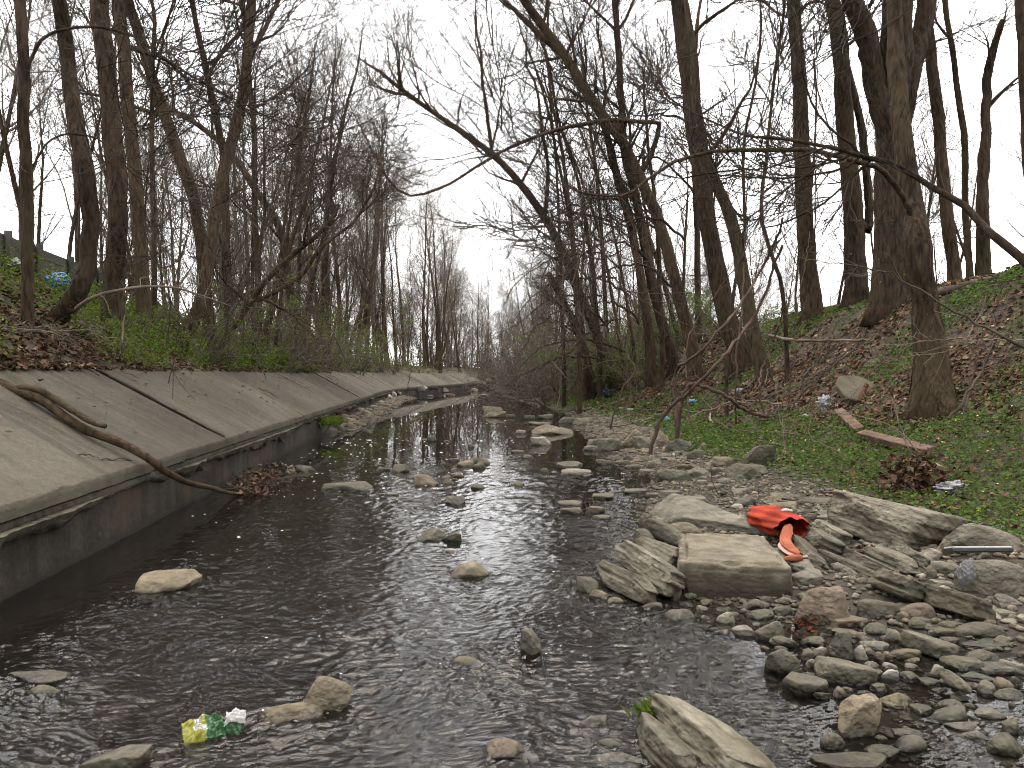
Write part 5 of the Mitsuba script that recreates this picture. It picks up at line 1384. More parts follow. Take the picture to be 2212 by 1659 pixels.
litter_at('plastic_bag', 1600, 850, 36, 14, 'grey_bag', 'grey plastic film at the foot of the curving brown tree', 'litter', 13)
litter_at('plastic_bag', 1786, 885, 52, 38, 'white_bag', 'torn white plastic bag hanging over the end of the timber', 'bag', 14, depth=0.5, yaw=0.5)
litter_at('plastic_bag', 1742, 902, 20, 9, 'white_bag', 'small flat white bag left of the timber', 'litter', 15)
litter_at('plastic_bag', 1721, 878, 9, 9, 'white_bag', 'tiny white scrap among the sticks left of the torn bag', 'litter', 16)
litter_at('plastic_bag', 1968, 905, 36, 22, 'blue_rag', 'light blue rag lying at the foot of the nearest tree', 'rag', 17, depth=0.4, yaw=0.7)
litter_at('plastic_bag', 1959, 1070, 38, 24, 'white_bag', 'white bag under the clump of dead leaves on the green bank', 'bag', 18)
litter_at('plastic_bag', 2062, 1070, 84, 34, 'grey_bag', 'draped grey and white plastic sheet on the green leaves', 'bag', 19, depth=0.6)
litter_at('plastic_bag', 1882, 642, 16, 14, 'white_bag', 'white balled bag between the stubby trunk and the giant tree', 'bag', 20)
litter_at('plastic_bag', 1456, 1000 - 13, 10, 10, 'white', 'small white carton in the boulder pile at the bend', 'litter', 21)
litter_at('plastic_bag', 1620, 990, 20, 12, 'white_bag', 'white scrap of film on top of the broad dark rock', 'litter', 22)

# clear bag beside the large boulder
b = hit(2100, 1290, water=True)
m, f = crumple(0.085, 0.07, 0.11, 33, 4, 0.22)
put('clear_bag', (m + b + [0.02, 0.06, 0.13], f), 'mat_clear_plastic', smooth=True, label='crumpled clear plastic bag against the large boulder at the right edge', cat='bag')

# flat tray: black with a white top
b = hit(2122, 1224, water=True)
tr = thing('serving_tray', 'flat black tray with a white and orange striped top between the boulders', 'tray')
Rt = rot(-0.10)
for nm, pal, hx, hy, hz, o in (('base', 'black', 0.20, 0.085, 0.014, 0.0), ('top', 'white', 0.192, 0.078, 0.007, 0.017)):
    v, f = soft_box(hx, hy, hz, min(0.006, hz * 0.8), 0.05)
    paint(nm, (v @ Rt.T @ rot(0, -0.25).T + b + [0, 0.06, 0.10 + o], f), pal, tr, True)
v, f = soft_box(0.15, 0.008, 0.004, 0.0035, 0.05)
paint('stripe', (v @ Rt.T @ rot(0, -0.25).T + b + [-0.02, 0.02, 0.10 + 0.0235], f), 'orange', tr, True)

# torn packet in the stream
b = at(455, 1592, 3.30)
b[2] = 0.0
pk = thing('crisp_packet', 'torn yellow and green snack packet with a white lining lying in the foreground water', 'packet')


def packet(hx, hy, seed, lift, yaw, cx, cy, bump):
    gx_, gy_ = np.meshgrid(np.linspace(-1, 1, 26), np.linspace(-1, 1, 20))
    q = np.stack([gx_, gy_, 0 * gx_], -1)
    z = 1.6 * np.abs(meshkit.fbm(q * 1.5 + seed, 2, seed) - 0.5) + 0.8 * np.abs(meshkit.fbm(q * 3.7, 2, seed + 1) - 0.5)
    rr = 1 + 0.30 * (meshkit.fbm(q * 1.7 + 9, 3, seed + 2) - 0.5)
    dome = np.clip(1 - (gx_ ** 2 + gy_ ** 2) * 0.45, 0, 1)
    v = np.stack([gx_ * hx * rr, gy_ * hy * rr, z * bump + dome * bump * 0.8], -1).reshape(-1, 3)
    i, j = np.meshgrid(np.arange(25), np.arange(19))
    a = (j * 26 + i).ravel()
    f = np.stack([a, a + 1, a + 27, a + 26], 1)
    f = np.vstack([f[:, [0, 1, 2]], f[:, [0, 2, 3]]])
    w = v @ rot(yaw, 0.45).T + b + [cx, cy, lift]
    under = w - [0, 0, 0.006]
    uv = np.stack([(gx_.ravel() + 1) / 2, (gy_.ravel() + 1) / 2], 1)
    return (np.vstack([w, under]), np.vstack([f, f[:, ::-1] + len(w)])), np.vstack([uv, uv])


m, uv = packet(0.078, 0.058, 4, 0.012, 0.5, -0.035, 0.02, 0.05)
put('wrapper', m, 'mat_packet', pk, smooth=False, uv=uv)
m, uv = packet(0.05, 0.03, 9, 0.012, -0.2, 0.075, 0.05, 0.03)
put('wrapper', m, 'mat_packet', pk, smooth=False, uv=uv * [0.3, 1] + [0.7, 0])
m, uv = packet(0.040, 0.028, 14, 0.055, 0.2, 0.085, 0.055, 0.03)
put('lining', m, 'mat_gloss', pk, smooth=False, color=tint(m, 'white'))

# red garment on the bedrock
g = hit(1690, 1168, water=True)
gd = g[1]
rg = thing('red_garment', 'bright red garment with a trailing orange sleeve on the bedrock behind the block', 'garment')


def cloth_tube(P, rx_, rz_, n=30, S=40, fold=0.06, seed=0, open_end=True, squash=None):
    Q, s = resample(np.array(P, float), n)
    t = unit(np.gradient(Q, axis=0))
    side = unit(np.cross(t, [0, 0, 1.0]))
    up = np.cross(side, t)
    a = np.linspace(0, 2 * np.pi, S, endpoint=False)
    rx_i, rz_i = np.interp(s, np.linspace(0, 1, len(rx_)), rx_), np.interp(s, np.linspace(0, 1, len(rz_)), rz_)
    fl = 1 + fold * np.sin(a[None] * 5 + 6 * s[:, None] + seed) + 0.9 * fold * np.sin(a[None] * 9 - 9 * s[:, None] + 2 * seed)
    q = np.stack(np.broadcast_arrays(np.cos(a)[None] * 2, np.sin(a)[None] * 2, s[:, None] * 5), -1)
    fl = fl + 0.5 * fold * 4 * (meshkit.fbm(q * 1.4 + seed, 4, seed) - 0.5)
    v = Q[:, None] + (np.cos(a)[None] * rx_i[:, None] * fl)[..., None] * side[:, None] + (np.sin(a)[None] * rz_i[:, None] * fl)[..., None] * up[:, None]
    i, j = np.meshgrid(np.arange(n - 1), np.arange(S), indexing='ij')
    j2 = (j + 1) % S
    f = np.stack([i * S + j, i * S + j2, (i + 1) * S + j2, (i + 1) * S + j], -1).reshape(-1, 4)
    f = np.vstack([f[:, [0, 1, 2]], f[:, [0, 2, 3]]])
    V = v.reshape(-1, 3)
    c = len(V)
    V = np.vstack([V, Q[:1]])
    f = np.vstack([f, np.stack([np.full(S, c), (np.arange(S) + 1) % S, np.arange(S)], 1)])
    # a second skin just inside gives the cloth its thickness
    mid = np.repeat(Q, S, 0)
    inner = mid + (V[:c] - mid) * 0.965
    inner = np.vstack([inner, Q[:1]])
    F = np.vstack([f, f[:, ::-1] + len(V)])
    if open_end:
        o = (n - 1) * S
        jj = np.arange(S)
        rim = np.stack([o + jj, o + (jj + 1) % S, len(V) + o + (jj + 1) % S, len(V) + o + jj], 1)
        F = np.vstack([F, rim[:, [0, 1, 2]], rim[:, [0, 2, 3]]])
    return np.vstack([V, inner]), F


def gp(u, v, dy, lift=0.0):
    p = at(u, v, gd + dy)
    return p + [0, 0, lift]


def gh(u, v, z):
    """The point on the bearing (u, v) at height z."""
    d = (u - CX) / FPX * RIGHT + (CY - v) / FPX * UP + FWD
    return CAM + d * ((z - CAM[2]) / d[2])


body = cloth_tube([gh(1640, 1106, 0.20), gh(1655, 1116, 0.22), gh(1678, 1126, 0.225), gh(1700, 1136, 0.22), gh(1712, 1142, 0.215)], [0.04, 0.14, 0.185, 0.185, 0.158], [0.03, 0.085, 0.105, 0.10, 0.092], 44, 72, 0.075, 2)
paint('body', body, 'red', rg, seed=2, f=6)
sl = cloth_tube([gh(1704, 1136, 0.24), gh(1700, 1152, 0.20), gh(1697, 1166, 0.175), gh(1702, 1180, 0.16), gh(1716, 1192, 0.15), gh(1728, 1197, 0.14)], [0.03, 0.046, 0.040, 0.046, 0.054, 0.038], [0.02, 0.030, 0.020, 0.028, 0.018, 0.012], 26, 26, 0.10, 5)
paint('sleeve', sl, 'orange', rg, seed=3, label='orange sleeve hanging out of the red body')
cf = cloth_tube([gh(1692, 1209, 0.145), gh(1710, 1206, 0.15), gh(1730, 1205, 0.145)], [0.014, 0.032, 0.028], [0.014, 0.026, 0.022], 14, 22, 0.06, 7, True)
paint('cuff', cf, 'orange', rg, seed=4)
st = cloth_tube([gh(1686, 1172, 0.16), gh(1690, 1186, 0.15), gh(1708, 1198, 0.14), gh(1735, 1203, 0.14), gh(1743, 1192, 0.14)], [0.012, 0.022, 0.024, 0.022, 0.012], [0.006, 0.008, 0.008, 0.008, 0.006], 20, 14, 0.05, 9)
paint('strap', st, 'orange_grey', rg, seed=5)
cl = cloth_tube([gh(1688, 1104, 0.33), gh(1700, 1102, 0.335), gh(1712, 1104, 0.33)], [0.01, 0.024, 0.012], [0.008, 0.016, 0.008], 10, 14, 0.05, 3)
paint('collar', cl, 'white', rg, seed=6)

# ------------------------------------------------------------------ wood lying about
def stick(name, pts, r0, r1, pal, label, cat_='branch', n=22, sides=8, rough=0.06, seed=0, wob=0.0, parent=None, twigs=0, tl=0.5, bark=None, power=1.0):
    v, f = one_tube(pts, r0, r1, n, sides, rough, seed, wob, True, power)
    key = parent
    if parent is None:
        key = thing(name, label, cat_)
    k = put('stem', (v, f), 'mat_bark', key, smooth=True, uv=float(bark)) if bark is not None else paint('stem', (v, f), pal, key, seed=seed)
    if twigs:
        rg_ = np.random.default_rng(seed + 50)
        Q, s = resample(np.array(pts), n)
        R = r0 + (r1 - r0) * s
        P1, R1 = branch_out(Q[None], R[None], twigs, tl, (25, 75), 0.04, 6, rg_, 0.15, 1.0, 0.2, 0.008, 0.002, 0.3, 0.6)
        P2, R2 = branch_out(P1, R1, 3, tl * 0.4, (25, 70), 0.04, 4, rg_, 0.15, 1.0, 0.2, 0.004, 0.0018, 0.3, 0.7)
        m = cat([tubes(P1, R1, 4), tubes(P2, R2, 3)])
        put('twigs', m, 'mat_matt', key, color=tint(m, pal), kind='stuff')
    return key


fb = thing('fallen_branch', 'long forked bare branch lying across the slab and down into the stream', 'branch')
pts = [at(-60, 812, 7.9), at(0, 828, 7.8), at(42, 846, 7.75), at(87, 862, 7.7), at(137, 899, 7.65), at(196, 933, 7.6), at(250, 953, 7.6), at(300, 978, 7.55), at(333, 999, 7.6), at(375, 1028, 7.95), at(417, 1046, 8.6), at(458, 1054, 9.2), at(496, 1065, 9.7), at(540, 1067, 10.15)]
stick('stem', pts, 0.050, 0.020, 'dead_wood', None, n=48, sides=10, rough=0.05, seed=3, parent=fb, bark=0.5)
stick('stem', [at(30, 840, 7.76), at(60, 838, 7.75), at(85, 843, 7.72), at(112, 858, 7.7), at(158, 888, 7.62), at(200, 912, 7.55), at(227, 921, 7.5)], 0.038, 0.024, 'pale_wood', None, n=24, sides=9, rough=0.05, seed=4, parent=fb, bark=0.85)
stick('stem', [at(5, 838, 7.78), at(12, 852, 7.74), at(18, 866, 7.7)], 0.022, 0.006, 'dead_wood', None, n=6, sides=7, seed=5, parent=fb, bark=0.3)
dp = thing('leaf_drift', 'heap of brown leaves and twigs snagged at the end of the fallen branch', 'drift')
rng = np.random.default_rng(15)
for u, v, y, sx, k in ((557, 1035, 10.9, 0.15, 230), (552, 1065, 10.1, 0.08, 110), (600, 1020, 11.6, 0.12, 60)):
    c = at(u, v, y)
    p = c + rng.standard_normal((k, 3)) * [sx, sx * 1.4, 0.06]
    p[:, 2] = np.abs(p[:, 2] - 0.0) * 0.8 + 0.01 + 0.16 * np.exp(-((p[:, 0] - c[0]) ** 2 + (p[:, 1] - c[1]) ** 2) / sx ** 2) * rng.random(k)
    m, col = leaf_mesh(p, rng.uniform(0.04, 0.10, k), rng, 'litter', 0.9, None, 0.4, 0.6, 0.12, four=True)
    put('leaves', m, 'mat_matt', dp, color=col * 0.75, kind='stuff')
for k in range(26):
    a = at(520 + 5 * k, 1056 - 1.8 * k, 10.3 + 0.05 * k)
    a[2] = 0.04
    d = np.array([rng.normal() * 0.5, rng.normal() * 0.4, rng.uniform(0.0, 0.32)])
    v, f = one_tube([a - d * 0.4, a, a + d * 0.6], 0.009, 0.003, 6, 5, 0.05, k)
    paint('twig', (v, f), 'dead_wood', dp)
litter_at('plastic_bag', 556, 1056, 14, 12, 'white_bag', 'white scrap caught in the leaf drift by the footing', 'litter', 23)

stick('fallen_branch', [at(165, 668, 11.5), at(225, 634, 11.3), at(280, 623, 11.3), at(370, 620, 11.8), at(430, 637, 12.4), at(500, 662, 13.2)], 0.030, 0.006, 'pale_wood', 'pale bare branch arching low over the left bank in front of the trunks', seed=6, twigs=9, tl=0.5)
stick('fallen_branch', [hit(258, 775), at(264, 735, 10.6), at(266, 700, 10.7), at(270, 680, 10.7)], 0.020, 0.010, 'pale_wood', 'short pale dead stick standing on the left bank near the slab top', seed=7, twigs=2, tl=0.2)
rng = np.random.default_rng(21)
for k in range(12):
    a = hit(10 + 22 * k + rng.normal() * 12, 745 + 18 * rng.random())
    d = np.array([rng.uniform(0.5, 1.2), rng.normal() * 0.4, rng.normal() * 0.16])
    stick('dead_stick', [a - d * 0.5 + [0, 0, 0.16], a + [0, 0, 0.2 + 0.1 * rng.random()], a + d * 0.6 + [0, 0, 0.12]], rng.uniform(0.008, 0.016), 0.003, ['dead_wood', 'pale_wood'][k % 2], None, seed=k + 40, wob=0.02, n=10, sides=6, twigs=3, tl=0.4)
    tag(f'dead_stick_{k:03d}' if k else 'dead_stick', 'thin dead stick in the brush pile above the near end of the slab', 'stick', 'dead sticks of the brush pile')
# slab litter: twigs lying down the slope
for k, (u0, v0, u1, v1) in enumerate([(220, 995, 318, 1006), (170, 985, 215, 996), (245, 800, 300, 820), (370, 806, 400, 830), (650, 800, 720, 850), (690, 805, 760, 850), (610, 815, 680, 850), (560, 860, 590, 880), (560, 840, 600, 862)]):
    a, b2 = hit(u0, v0), hit(u1, v1)
    m2 = (a + b2) / 2 + [0, 0, 0.012]
    stick('dead_stick', [a + [0, 0, 0.012], m2 + np.array([0, 0.06, 0.01]), b2 + [0, 0, 0.012]], 0.012 if k > 3 else 0.008, 0.004, 'dead_wood', ['thin dead twig lying at the lip of the slab left of the fallen branch', 'short twig stub on the slab near the lip', 'twig on the upper slab right of the first joint', 'little twig below the top edge of the slab', 'long root lying down the far slab, upper of three', 'long root lying down the far slab, middle of three', 'long root lying down the far slab, lower of three', 'dark twig low on the far slab', 'dark twig halfway up the far slab'][k], 'stick', n=10, sides=6, seed=70 + k, wob=0.01)

# right bank: vines and logs
V_ = [([(1470, 838), (1458, 815), (1462, 795), (1500, 770), (1560, 708), (1600, 655), (1640, 590), (1668, 540), (1690, 470)], 15.0, 0.036, 0.020, 'thick dark vine swinging up to the right from a loop at the ground'),
      ([(1400, 925), (1440, 890), (1500, 838), (1545, 790), (1590, 735), (1625, 690), (1660, 610), (1690, 530)], 14.0, 0.038, 0.022, 'thick dark vine rising straight from the stream edge to the upper right'),
      ([(1462, 815), (1500, 828), (1560, 850), (1600, 880), (1660, 900), (1720, 895)], 14.5, 0.040, 0.028, 'dark looping vine running along the ground below the curving tree'),
      ([(1592, 850), (1590, 780), (1600, 700), (1606, 600), (1612, 480), (1618, 350)], 16.5, 0.020, 0.012, 'hanging vine dropping beside the curving brown tree'),
      ([(1660, 860), (1640, 840), (1645, 800), (1668, 745), (1685, 700), (1690, 640)], 15.5, 0.022, 0.012, 'thin curling vine right of the curving brown tree'),
      ([(1495, 830), (1480, 780), (1500, 700), (1550, 630), (1600, 560), (1640, 470), (1650, 380)], 17.0, 0.018, 0.010, 'slender vine crossing the large straight trunk'),
      ([(1205, 890), (1210, 830), (1216, 740), (1218, 640), (1216, 520), (1215, 420)], 19.0, 0.010, 0.006, 'long thin hanging vine over the water left of the leaning trunks'),
      ([(893, 872), (880, 840), (886, 800), (889, 700), (886, 560), (884, 470), (882, 420)], 19.0, 0.009, 0.006, 'long thin vine dangling to the water over the calm pool'),
      ([(1122, 920), (1122, 860), (1112, 790), (1108, 700), (1100, 560), (1095, 450)], 18.0, 0.008, 0.005, 'thin vine trailing into the pool in the middle of the stream'),
      ([(1320, 870), (1345, 840), (1372, 800), (1352, 760), (1330, 700), (1325, 640)], 21.0, 0.022, 0.012, 'crooked vine at the foot of the brown trees'),
      ([(1700, 745), (1722, 660), (1740, 575), (1748, 500)], 12.5, 0.010, 0.005, 'thin upright stem in front of the straight grey trunk')]
for k, (pth, y, r0, r1, lab) in enumerate(V_):
    rng = np.random.default_rng(300 + k)
    pts = [at(u, v, y + 0.35 * math.sin(i * 1.3 + k)) for i, (u, v) in enumerate(pth)]
    b0 = hit(*pth[0], water=True) if k not in (6, 7, 8) else None
    if b0 is not None:
        pts[0] = np.array([pts[0][0], pts[0][1], float(ground_z(pts[0][0], pts[0][1])) - 0.05])
    stick('vine', pts, r0, r1, 'vine', lab, 'vine', n=40, sides=7, seed=300 + k, wob=0.012, twigs=8 if k < 6 else 5, tl=0.5)
rng = np.random.default_rng(909)
for k in range(26):
    u, v0, y = rng.uniform(1050, 1440), rng.uniform(380, 600), rng.uniform(19, 30)
    ln = rng.uniform(90, 260)
    sway = rng.normal() * 22
    key = stick('hanging_vine', [at(u, v0, y), at(u + sway, v0 + ln * 0.5, y), at(u + sway * 0.4 + rng.normal() * 10, v0 + ln, y - 0.3)], 0.009, 0.005, 'vine', None, n=16, sides=5, seed=900 + k, wob=0.05, twigs=3, tl=0.6)
    tag(key, 'thin brown vine hanging free among the trees over the right of the stream', 'vine', 'thin vines hanging over the right of the stream')
rng = np.random.default_rng(1717)
FB = [('dark', 'dead_wood', 0.0), ('grey', 'pale_wood', 0.0)]
for k in range(30):
    u, v = rng.uniform(1250, 1760), rng.uniform(828, 905)
    h0 = hit(u, v)
    L = rng.uniform(1.0, 3.0)
    a = rng.uniform(-0.5, 0.9) + (math.pi if k % 3 == 0 else 0)
    d = np.array([math.cos(a), math.sin(a) * 0.8, 0])
    ts = np.linspace(0, 1, 5)
    P = [h0 + d * L * t for t in ts]
    arch = rng.uniform(0.05, 0.55)
    P = [np.array([p[0], p[1], float(ground_z(p[0], p[1])) + 0.02 + arch * math.sin(math.pi * min(t * 1.15, 1.0)) + rng.normal() * 0.04]) for p, t in zip(P, ts)]
    key = stick('dead_branch', P, rng.uniform(0.014, 0.034), 0.006, ['vine', 'dead_wood', 'vine', 'pale_wood'][k % 4], None, n=18, sides=7, seed=1700 + k, wob=0.03, twigs=7, tl=0.7)
    tag(key, ['reddish brown', 'dark', 'reddish brown', 'pale grey'][k % 4] + ' dead branch sprawling over the foot of the right bank', 'branch', ['reddish brown', 'dark', 'reddish brown', 'pale grey'][k % 4] + ' dead branches at the foot of the right bank')
# tangled brush hanging over the far right water
B_ = [((1300, 640), (1210, 640), (1130, 690), (1060, 735), 33.0), ((1290, 560), (1200, 540), (1120, 530), (1050, 560), 32.0), ((1310, 700), (1240, 660), (1180, 690), (1120, 770), 31.0), ((1330, 600), (1240, 600), (1150, 640), (1100, 720), 30.0),
      ((1420, 480), (1340, 420), (1240, 430), (1150, 490), 30.0), ((1450, 620), (1370, 570), (1290, 600), (1240, 700), 26.0), ((1500, 420), (1400, 340), (1290, 340), (1180, 400), 27.0), ((1480, 520), (1400, 470), (1320, 500), (1270, 580), 25.0),
      ((1390, 380), (1300, 290), (1190, 260), (1080, 300), 29.0), ((1350, 250), (1240, 170), (1130, 170), (1030, 230), 30.0), ((1560, 330), (1450, 250), (1340, 250), (1250, 320), 24.0), ((1300, 780), (1230, 770), (1150, 800), (1090, 835), 31.0),
      ((1280, 520), (1190, 560), (1110, 620), (1075, 700), 33.0), ((1350, 760), (1260, 735), (1190, 745), (1120, 800), 29.0), ((1340, 690), (1270, 720), (1210, 790), (1180, 850), 28.0), ((1230, 480), (1150, 470), (1090, 500), (1040, 520), 32.0),
      ((1320, 480), (1230, 460), (1140, 500), (1080, 590), 30.0), ((1380, 700), (1310, 650), (1240, 690), (1200, 780), 27.0), ((1400, 560), (1320, 520), (1250, 560), (1200, 650), 28.0), ((1360, 640), (1280, 600), (1200, 600), (1130, 600), 29.0)]
for k, (*pth, y) in enumerate(B_):
    pts = [at(u, v, y - 0.5 * i + 0.4 * math.sin(i + k)) for i, (u, v) in enumerate(pth)]
    key = stick('overhanging_limb', pts, 0.045, 0.010, 'dead_wood', None, n=26, seed=400 + k, wob=0.03, sides=6, twigs=30, tl=1.7, bark=0.1)
    tag(key, 'dark drooping limb in the tangle over the far right water', 'branch', 'drooping limbs over the far right water')
for k, (pts, r0, r1, pal, lab) in enumerate([
    ([(1060, 872), (1120, 868), (1180, 862), (1222, 852)], 0.045, 0.030, 'pale_wood', 'long pale log lying across the right edge of the far pool'),
    ([(1225, 905), (1260, 888), (1310, 880), (1350, 862), (1380, 835)], 0.060, 0.040, 'dead_wood', 'dark curved log on the far bank ending in a pale broken tip'),
    ([(1560, 905), (1600, 890), (1640, 872), (1690, 850)], 0.07, 0.055, 'dead_wood', 'fallen dark log at the foot of the curving tree'),
    ([(1700, 900), (1730, 890), (1765, 884), (1790, 872)], 0.05, 0.03, 'dead_wood', 'brown root like log left of the torn white bag'),
    ([(1535, 895), (1545, 925), (1580, 945), (1640, 955), (1700, 968)], 0.030, 0.022, 'pale_wood', 'smooth pale grey branch curving over the green leaves'),
    ([(1660, 725), (1720, 735), (1800, 736), (1880, 735), (1960, 738)], 0.034, 0.016, 'pale_wood', 'long thin pale branch lying level across the slope'),
    ([(1980, 665), (2030, 640), (2090, 622), (2150, 610)], 0.09, 0.07, 'dead_wood', 'mossy log lying on the crest below the straight bare tree'),
    ([(1440, 925), (1520, 905), (1560, 880)], 0.03, 0.02, 'dead_wood', 'short dark stick among the stones of the bank edge')]):
    P = []
    for u, v in pts:
        h = hit(u, v)
        P.append(h + [0, 0, r0 * 0.7])
    if k == 5:
        P = [at(u, v, 17.0) for u, v in pts]
    stick('log', P, r0, r1, pal, lab, 'log', n=20, seed=500 + k, wob=0.01, twigs=4 if k not in (0, 5) else 8, tl=0.4)
# dead weeds and thin stems on the bank
for k, (pts, y, r, lab) in enumerate([
    ([(2215, 752), (2116, 700), (2001, 636), (1901, 584), (1811, 570), (1721, 556)], 7.2, 0.014, 'long thin branch with fresh buds reaching in from the right edge'),
    ([(2215, 735), (2060, 735), (1960, 742), (1880, 752)], 8.0, 0.007, 'thin pale twig crossing in front of the nearest tree'),
    ([(2130, 640), (2040, 760), (1960, 770), (1870, 790)], 8.5, 0.006, 'pale whip of a twig below the budding branch'),
    ([(2085, 890), (2105, 800), (2120, 720), (2125, 640)], 9.5, 0.014, 'slim grey stem standing right of the nearest tree'),
    ([(2050, 905), (2090, 850), (2130, 780), (2150, 700), (2160, 600)], 9.0, 0.020, 'leaning dark stem right of the nearest tree'),
    ([(1695, 985), (1690, 930), (1680, 880), (1676, 820)], 10.5, 0.006, 'dead upright weed stalk over the pale grey branch'),
    ([(1830, 990), (1780, 960), (1700, 935), (1600, 930), (1540, 905)], 10.2, 0.007, 'arched pale dead stem sweeping left over the bank'),
    ([(1990, 1000), (1940, 930), (1880, 905), (1800, 890), (1740, 885)], 9.6, 0.010, 'arched dead stem rising from the clump of dead leaves'),
    ([(1975, 985), (1940, 920), (1930, 870), (1900, 850), (1850, 835)], 9.6, 0.008, 'second bent stem rising from the clump of dead leaves'),
    ([(1535, 1010), (1560, 1080), (1610, 1105), (1655, 1100), (1690, 1060)], 9.3, 0.007, 'thin dark stick bowed over the dark pool')]):
    P = [at(u, v, y + (0.5 * i / len(pts))) for i, (u, v) in enumerate(pts)]
    key = stick('dead_stalk', P, r, 0.003, 'pale_wood' if k in (1, 2, 5, 6, 7, 8) else 'dead_wood', lab, 'stalk', n=24, sides=6, seed=600 + k, wob=0.008, twigs=9 if k != 9 else 2, tl=0.45)
    if k == 0:
        rng = np.random.default_rng(3)
        Q, _ = resample(np.array(P), 60)
        p = Q[rng.integers(5, 60, 160)] + rng.standard_normal((160, 3)) * 0.10
        m, c = leaf_mesh(p, rng.uniform(0.012, 0.024, 160), rng, 'shrub', 0.9)
        put('buds', m, 'mat_leaf', key, color=c, kind='stuff')

# timber: two lengths of squared beam, end to end
tb = thing('timber_beam', 'weathered brown timber beam in two lengths lying on the bank below the nearest tree', 'timber')
for a, b2 in (((1812, 895), (1858, 938)), ((1862, 945), (2010, 985))):
    A, Bq = hit(*a), hit(*b2)
    L = np.linalg.norm(Bq - A)
    v, f = soft_box(L / 2, 0.075, 0.055, 0.012, 0.06)
    v = v + 0.012 * (meshkit.fbm(v * 9, 3, 7) - 0.5)[:, None]
    d = unit(Bq - A)
    Rm = rot(math.atan2(d[1], d[0]), 0.3, -math.asin(d[2]))
    paint('beam', (v @ Rm.T + (A + Bq) / 2 + [0, 0, 0.045], f), 'timber', tb, seed=3, f=12)

# concrete disc with a rusty pipe
b = hit(1862, 868)
dc = thing('concrete_disc', 'round grey concrete disc leaning on the slope with a rusty pipe through it', 'disc')
th = np.linspace(0, 2 * np.pi, 40, endpoint=False)
sc = b[1] / FPX
Rr = 45 * sc * (1 + 0.05 * np.sin(3 * th + 1) + 0.03 * np.sin(7 * th))
front = np.stack([np.cos(th) * Rr, 0 * th - 0.04, np.sin(th) * Rr * 0.86], 1)
v = np.vstack([front, front * [0.97, 1, 0.97] + [0, 0.09, 0], front * [0.96, 1, 0.96] - [0, 0.015, 0], [[0, -0.055, 0]], [[0, 0.05, 0]]])
i = np.arange(40)
i2 = (i + 1) % 40
f = np.vstack([np.stack([i, i2, i2 + 40], 1), np.stack([i, i2 + 40, i + 40], 1), np.stack([i2, i, i + 80], 1), np.stack([i2, i + 80, i2 + 80], 1), np.stack([i + 80, np.full(40, 120), i2 + 80], 1), np.stack([i + 40, i2 + 40, np.full(40, 121)], 1)])
paint('disc', (v @ rot(0.1, -0.75).T + b + [0, 0.25, 0.20], f), 'disc', dc, smooth=False)
paint('pipe', one_tube([at(1858, 868, b[1] - 0.05), at(1866, 845, b[1] + 0.02), at(1872, 830, b[1] + 0.05)], 0.045, 0.04, 6, 12, 0.03, 2), 'rust', dc)

# clump of dead leaves on the green bank
dl = thing('leaf_clump', 'upright clump of dead brown leaves caught on stems in the green ground cover', 'leaf clump')
c = hit(1990, 1068)
rng = np.random.default_rng(19)
p = c + rng.standard_normal((520, 3)) * [0.17, 0.15, 0.10] + [0, 0.1, 0.19]
p[:, 2] = np.maximum(p[:, 2], ground_z(p[:, 0], p[:, 1]) + 0.01)
m, col = leaf_mesh(p, rng.uniform(0.05, 0.11, 520), rng, 'litter', 1.2, None, 0.5, 0.6, 0.05, four=True)
put('leaves', m, 'mat_matt', dl, color=col * 0.8, kind='stuff')
for k in range(6):
    a = c + np.array([rng.normal() * 0.12, 0.1 + rng.normal() * 0.1, -0.03])
    paint('stem', one_tube([a, a + [rng.normal() * 0.1, 0, 0.25], a + [rng.normal() * 0.2, 0.05, 0.5]], 0.008, 0.003, 6, 5, 0.03, k), 'dead_wood', dl)

# small red dead leaf sprigs among the stones
for u, v, lab in ((1735, 1380, 'sprig of dark red dead leaves on the cobbles by the pinkish boulder'), (1860, 1255 - 45, 'dark dead leaves trapped below the pale banded boulder'), (1268, 1100, 'curled orange brown leaf lying on the flat stone in the riffle')):
    c = hit(u, v, water=True)
    rng = np.random.default_rng(u)
    k = 26 if u != 1268 else 3
    p = c + rng.standard_normal((k, 3)) * [0.05, 0.05, 0.03] * (1 if k > 3 else 0.3) + [0, 0.03, 0.06 if k > 3 else 0.05]
    m, col = leaf_mesh(p, rng.uniform(0.03, 0.07, k) * (1 if k > 3 else 1.8), rng, 'litter', 1.0, None, 0.5, 0.6, 0.0, four=True)
    put('dead_leaves', m, 'mat_matt', color=col * [0.55, 0.33, 0.30] if k > 3 else col, label=lab, cat='dead leaf')

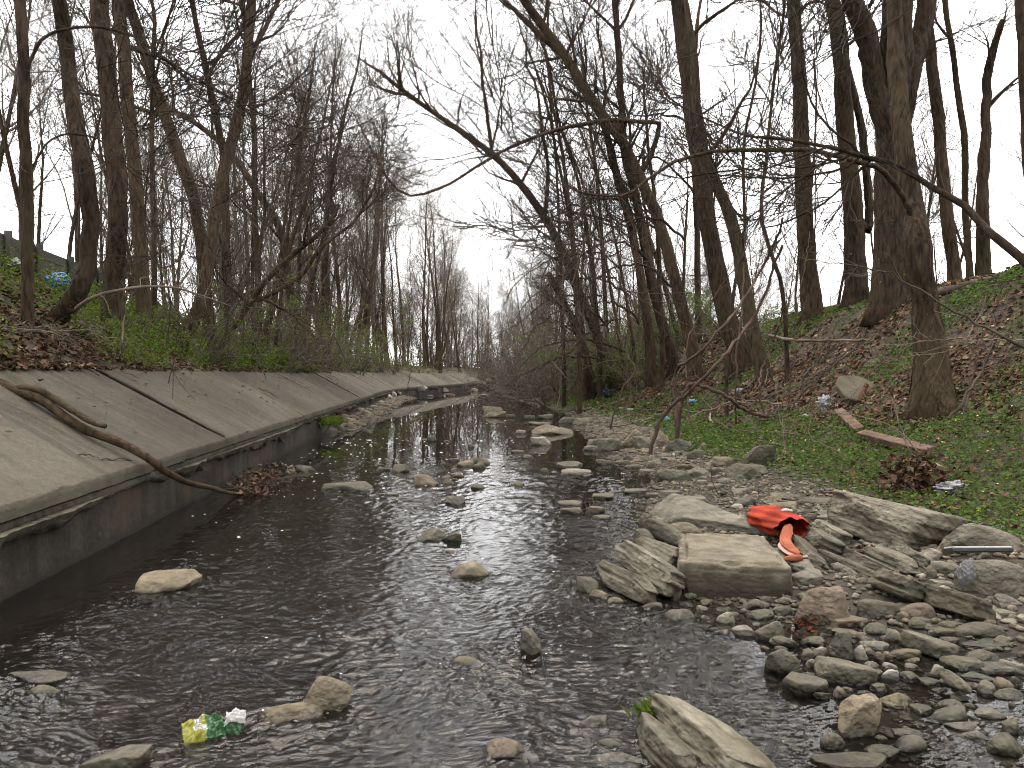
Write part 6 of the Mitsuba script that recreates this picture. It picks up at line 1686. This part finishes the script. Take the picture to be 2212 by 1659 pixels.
# moss cushions on the rocks
for u, v, y, r, lab in ((1345, 1255, 6.35, 0.07, 'moss cushion on the back of the ribbed schist ledge'), (1330, 1290, 5.75, 0.06, 'bright moss cushion on the front of the ribbed ledge'), (1885, 1275, 5.9, 0.09, 'mossy weed on the left end of the mossy schist slab'), (1395, 1118, 8.1, 0.08, 'moss on the dark rock at the water end of the bedrock shelf'), (1455, 1560, 3.4, 0.03, 'moss pad at the upper end of the big foreground slab')):
    rng = np.random.default_rng(u)
    k = 700
    c = at(u, v, y)
    p = c + rng.standard_normal((k, 3)) * [r * 0.8, r * 0.8, r * 0.25]
    m, col = leaf_mesh(p, rng.uniform(0.006, 0.016, k), rng, 'moss', 0.9)
    put('moss', m, 'mat_leaf', color=col, label=lab, cat='moss')

# foam specks drifting on the pool; the near ones stand in for glints
rng = np.random.default_rng(44)
K = []
for k in range(460):
    if k < 330:
        y = rng.uniform(9.5, 19)
        x = -0.20 * y + 0.09 * y * rng.standard_normal()
    elif k < 390:
        y = rng.uniform(3.4, 9)
        x = rng.uniform(-0.40, 0.08) * y
    else:
        y = rng.uniform(12, 40)
        x = rng.uniform(-0.1, 0.08) * y
    if offs(x, y) < -0.2 and x < EX(y) - 0.1:
        K.append((x, y))
K = np.array(K)
Zf = ripples(K[:, 0], K[:, 1])
b8 = np.array(ICO[1].vertices)
s = rng.uniform(0.003, 0.010, len(K)) * np.clip(K[:, 1] / 11, 0.4, 1.7) * (1 + 0.9 * (rng.random(len(K)) < 0.12))
V = b8[None] * (s[:, None] * rng.uniform(0.6, 1.5, (len(K), 3)) * [1.3, 1.0, 0.35])[:, None, :] + np.stack([K[:, 0], K[:, 1], Zf + s * 0.1], -1)[:, None, :]
F = (np.array(ICO[1].faces)[None] + (np.arange(len(K)) * 42)[:, None, None]).reshape(-1, 3)
m = (V.reshape(-1, 3), F)
put('foam', m, 'mat_matt', smooth=True, color=tint(m, 'foam'), kind='stuff', label='white foam flecks drifting on the stream, the near ones painted glints')
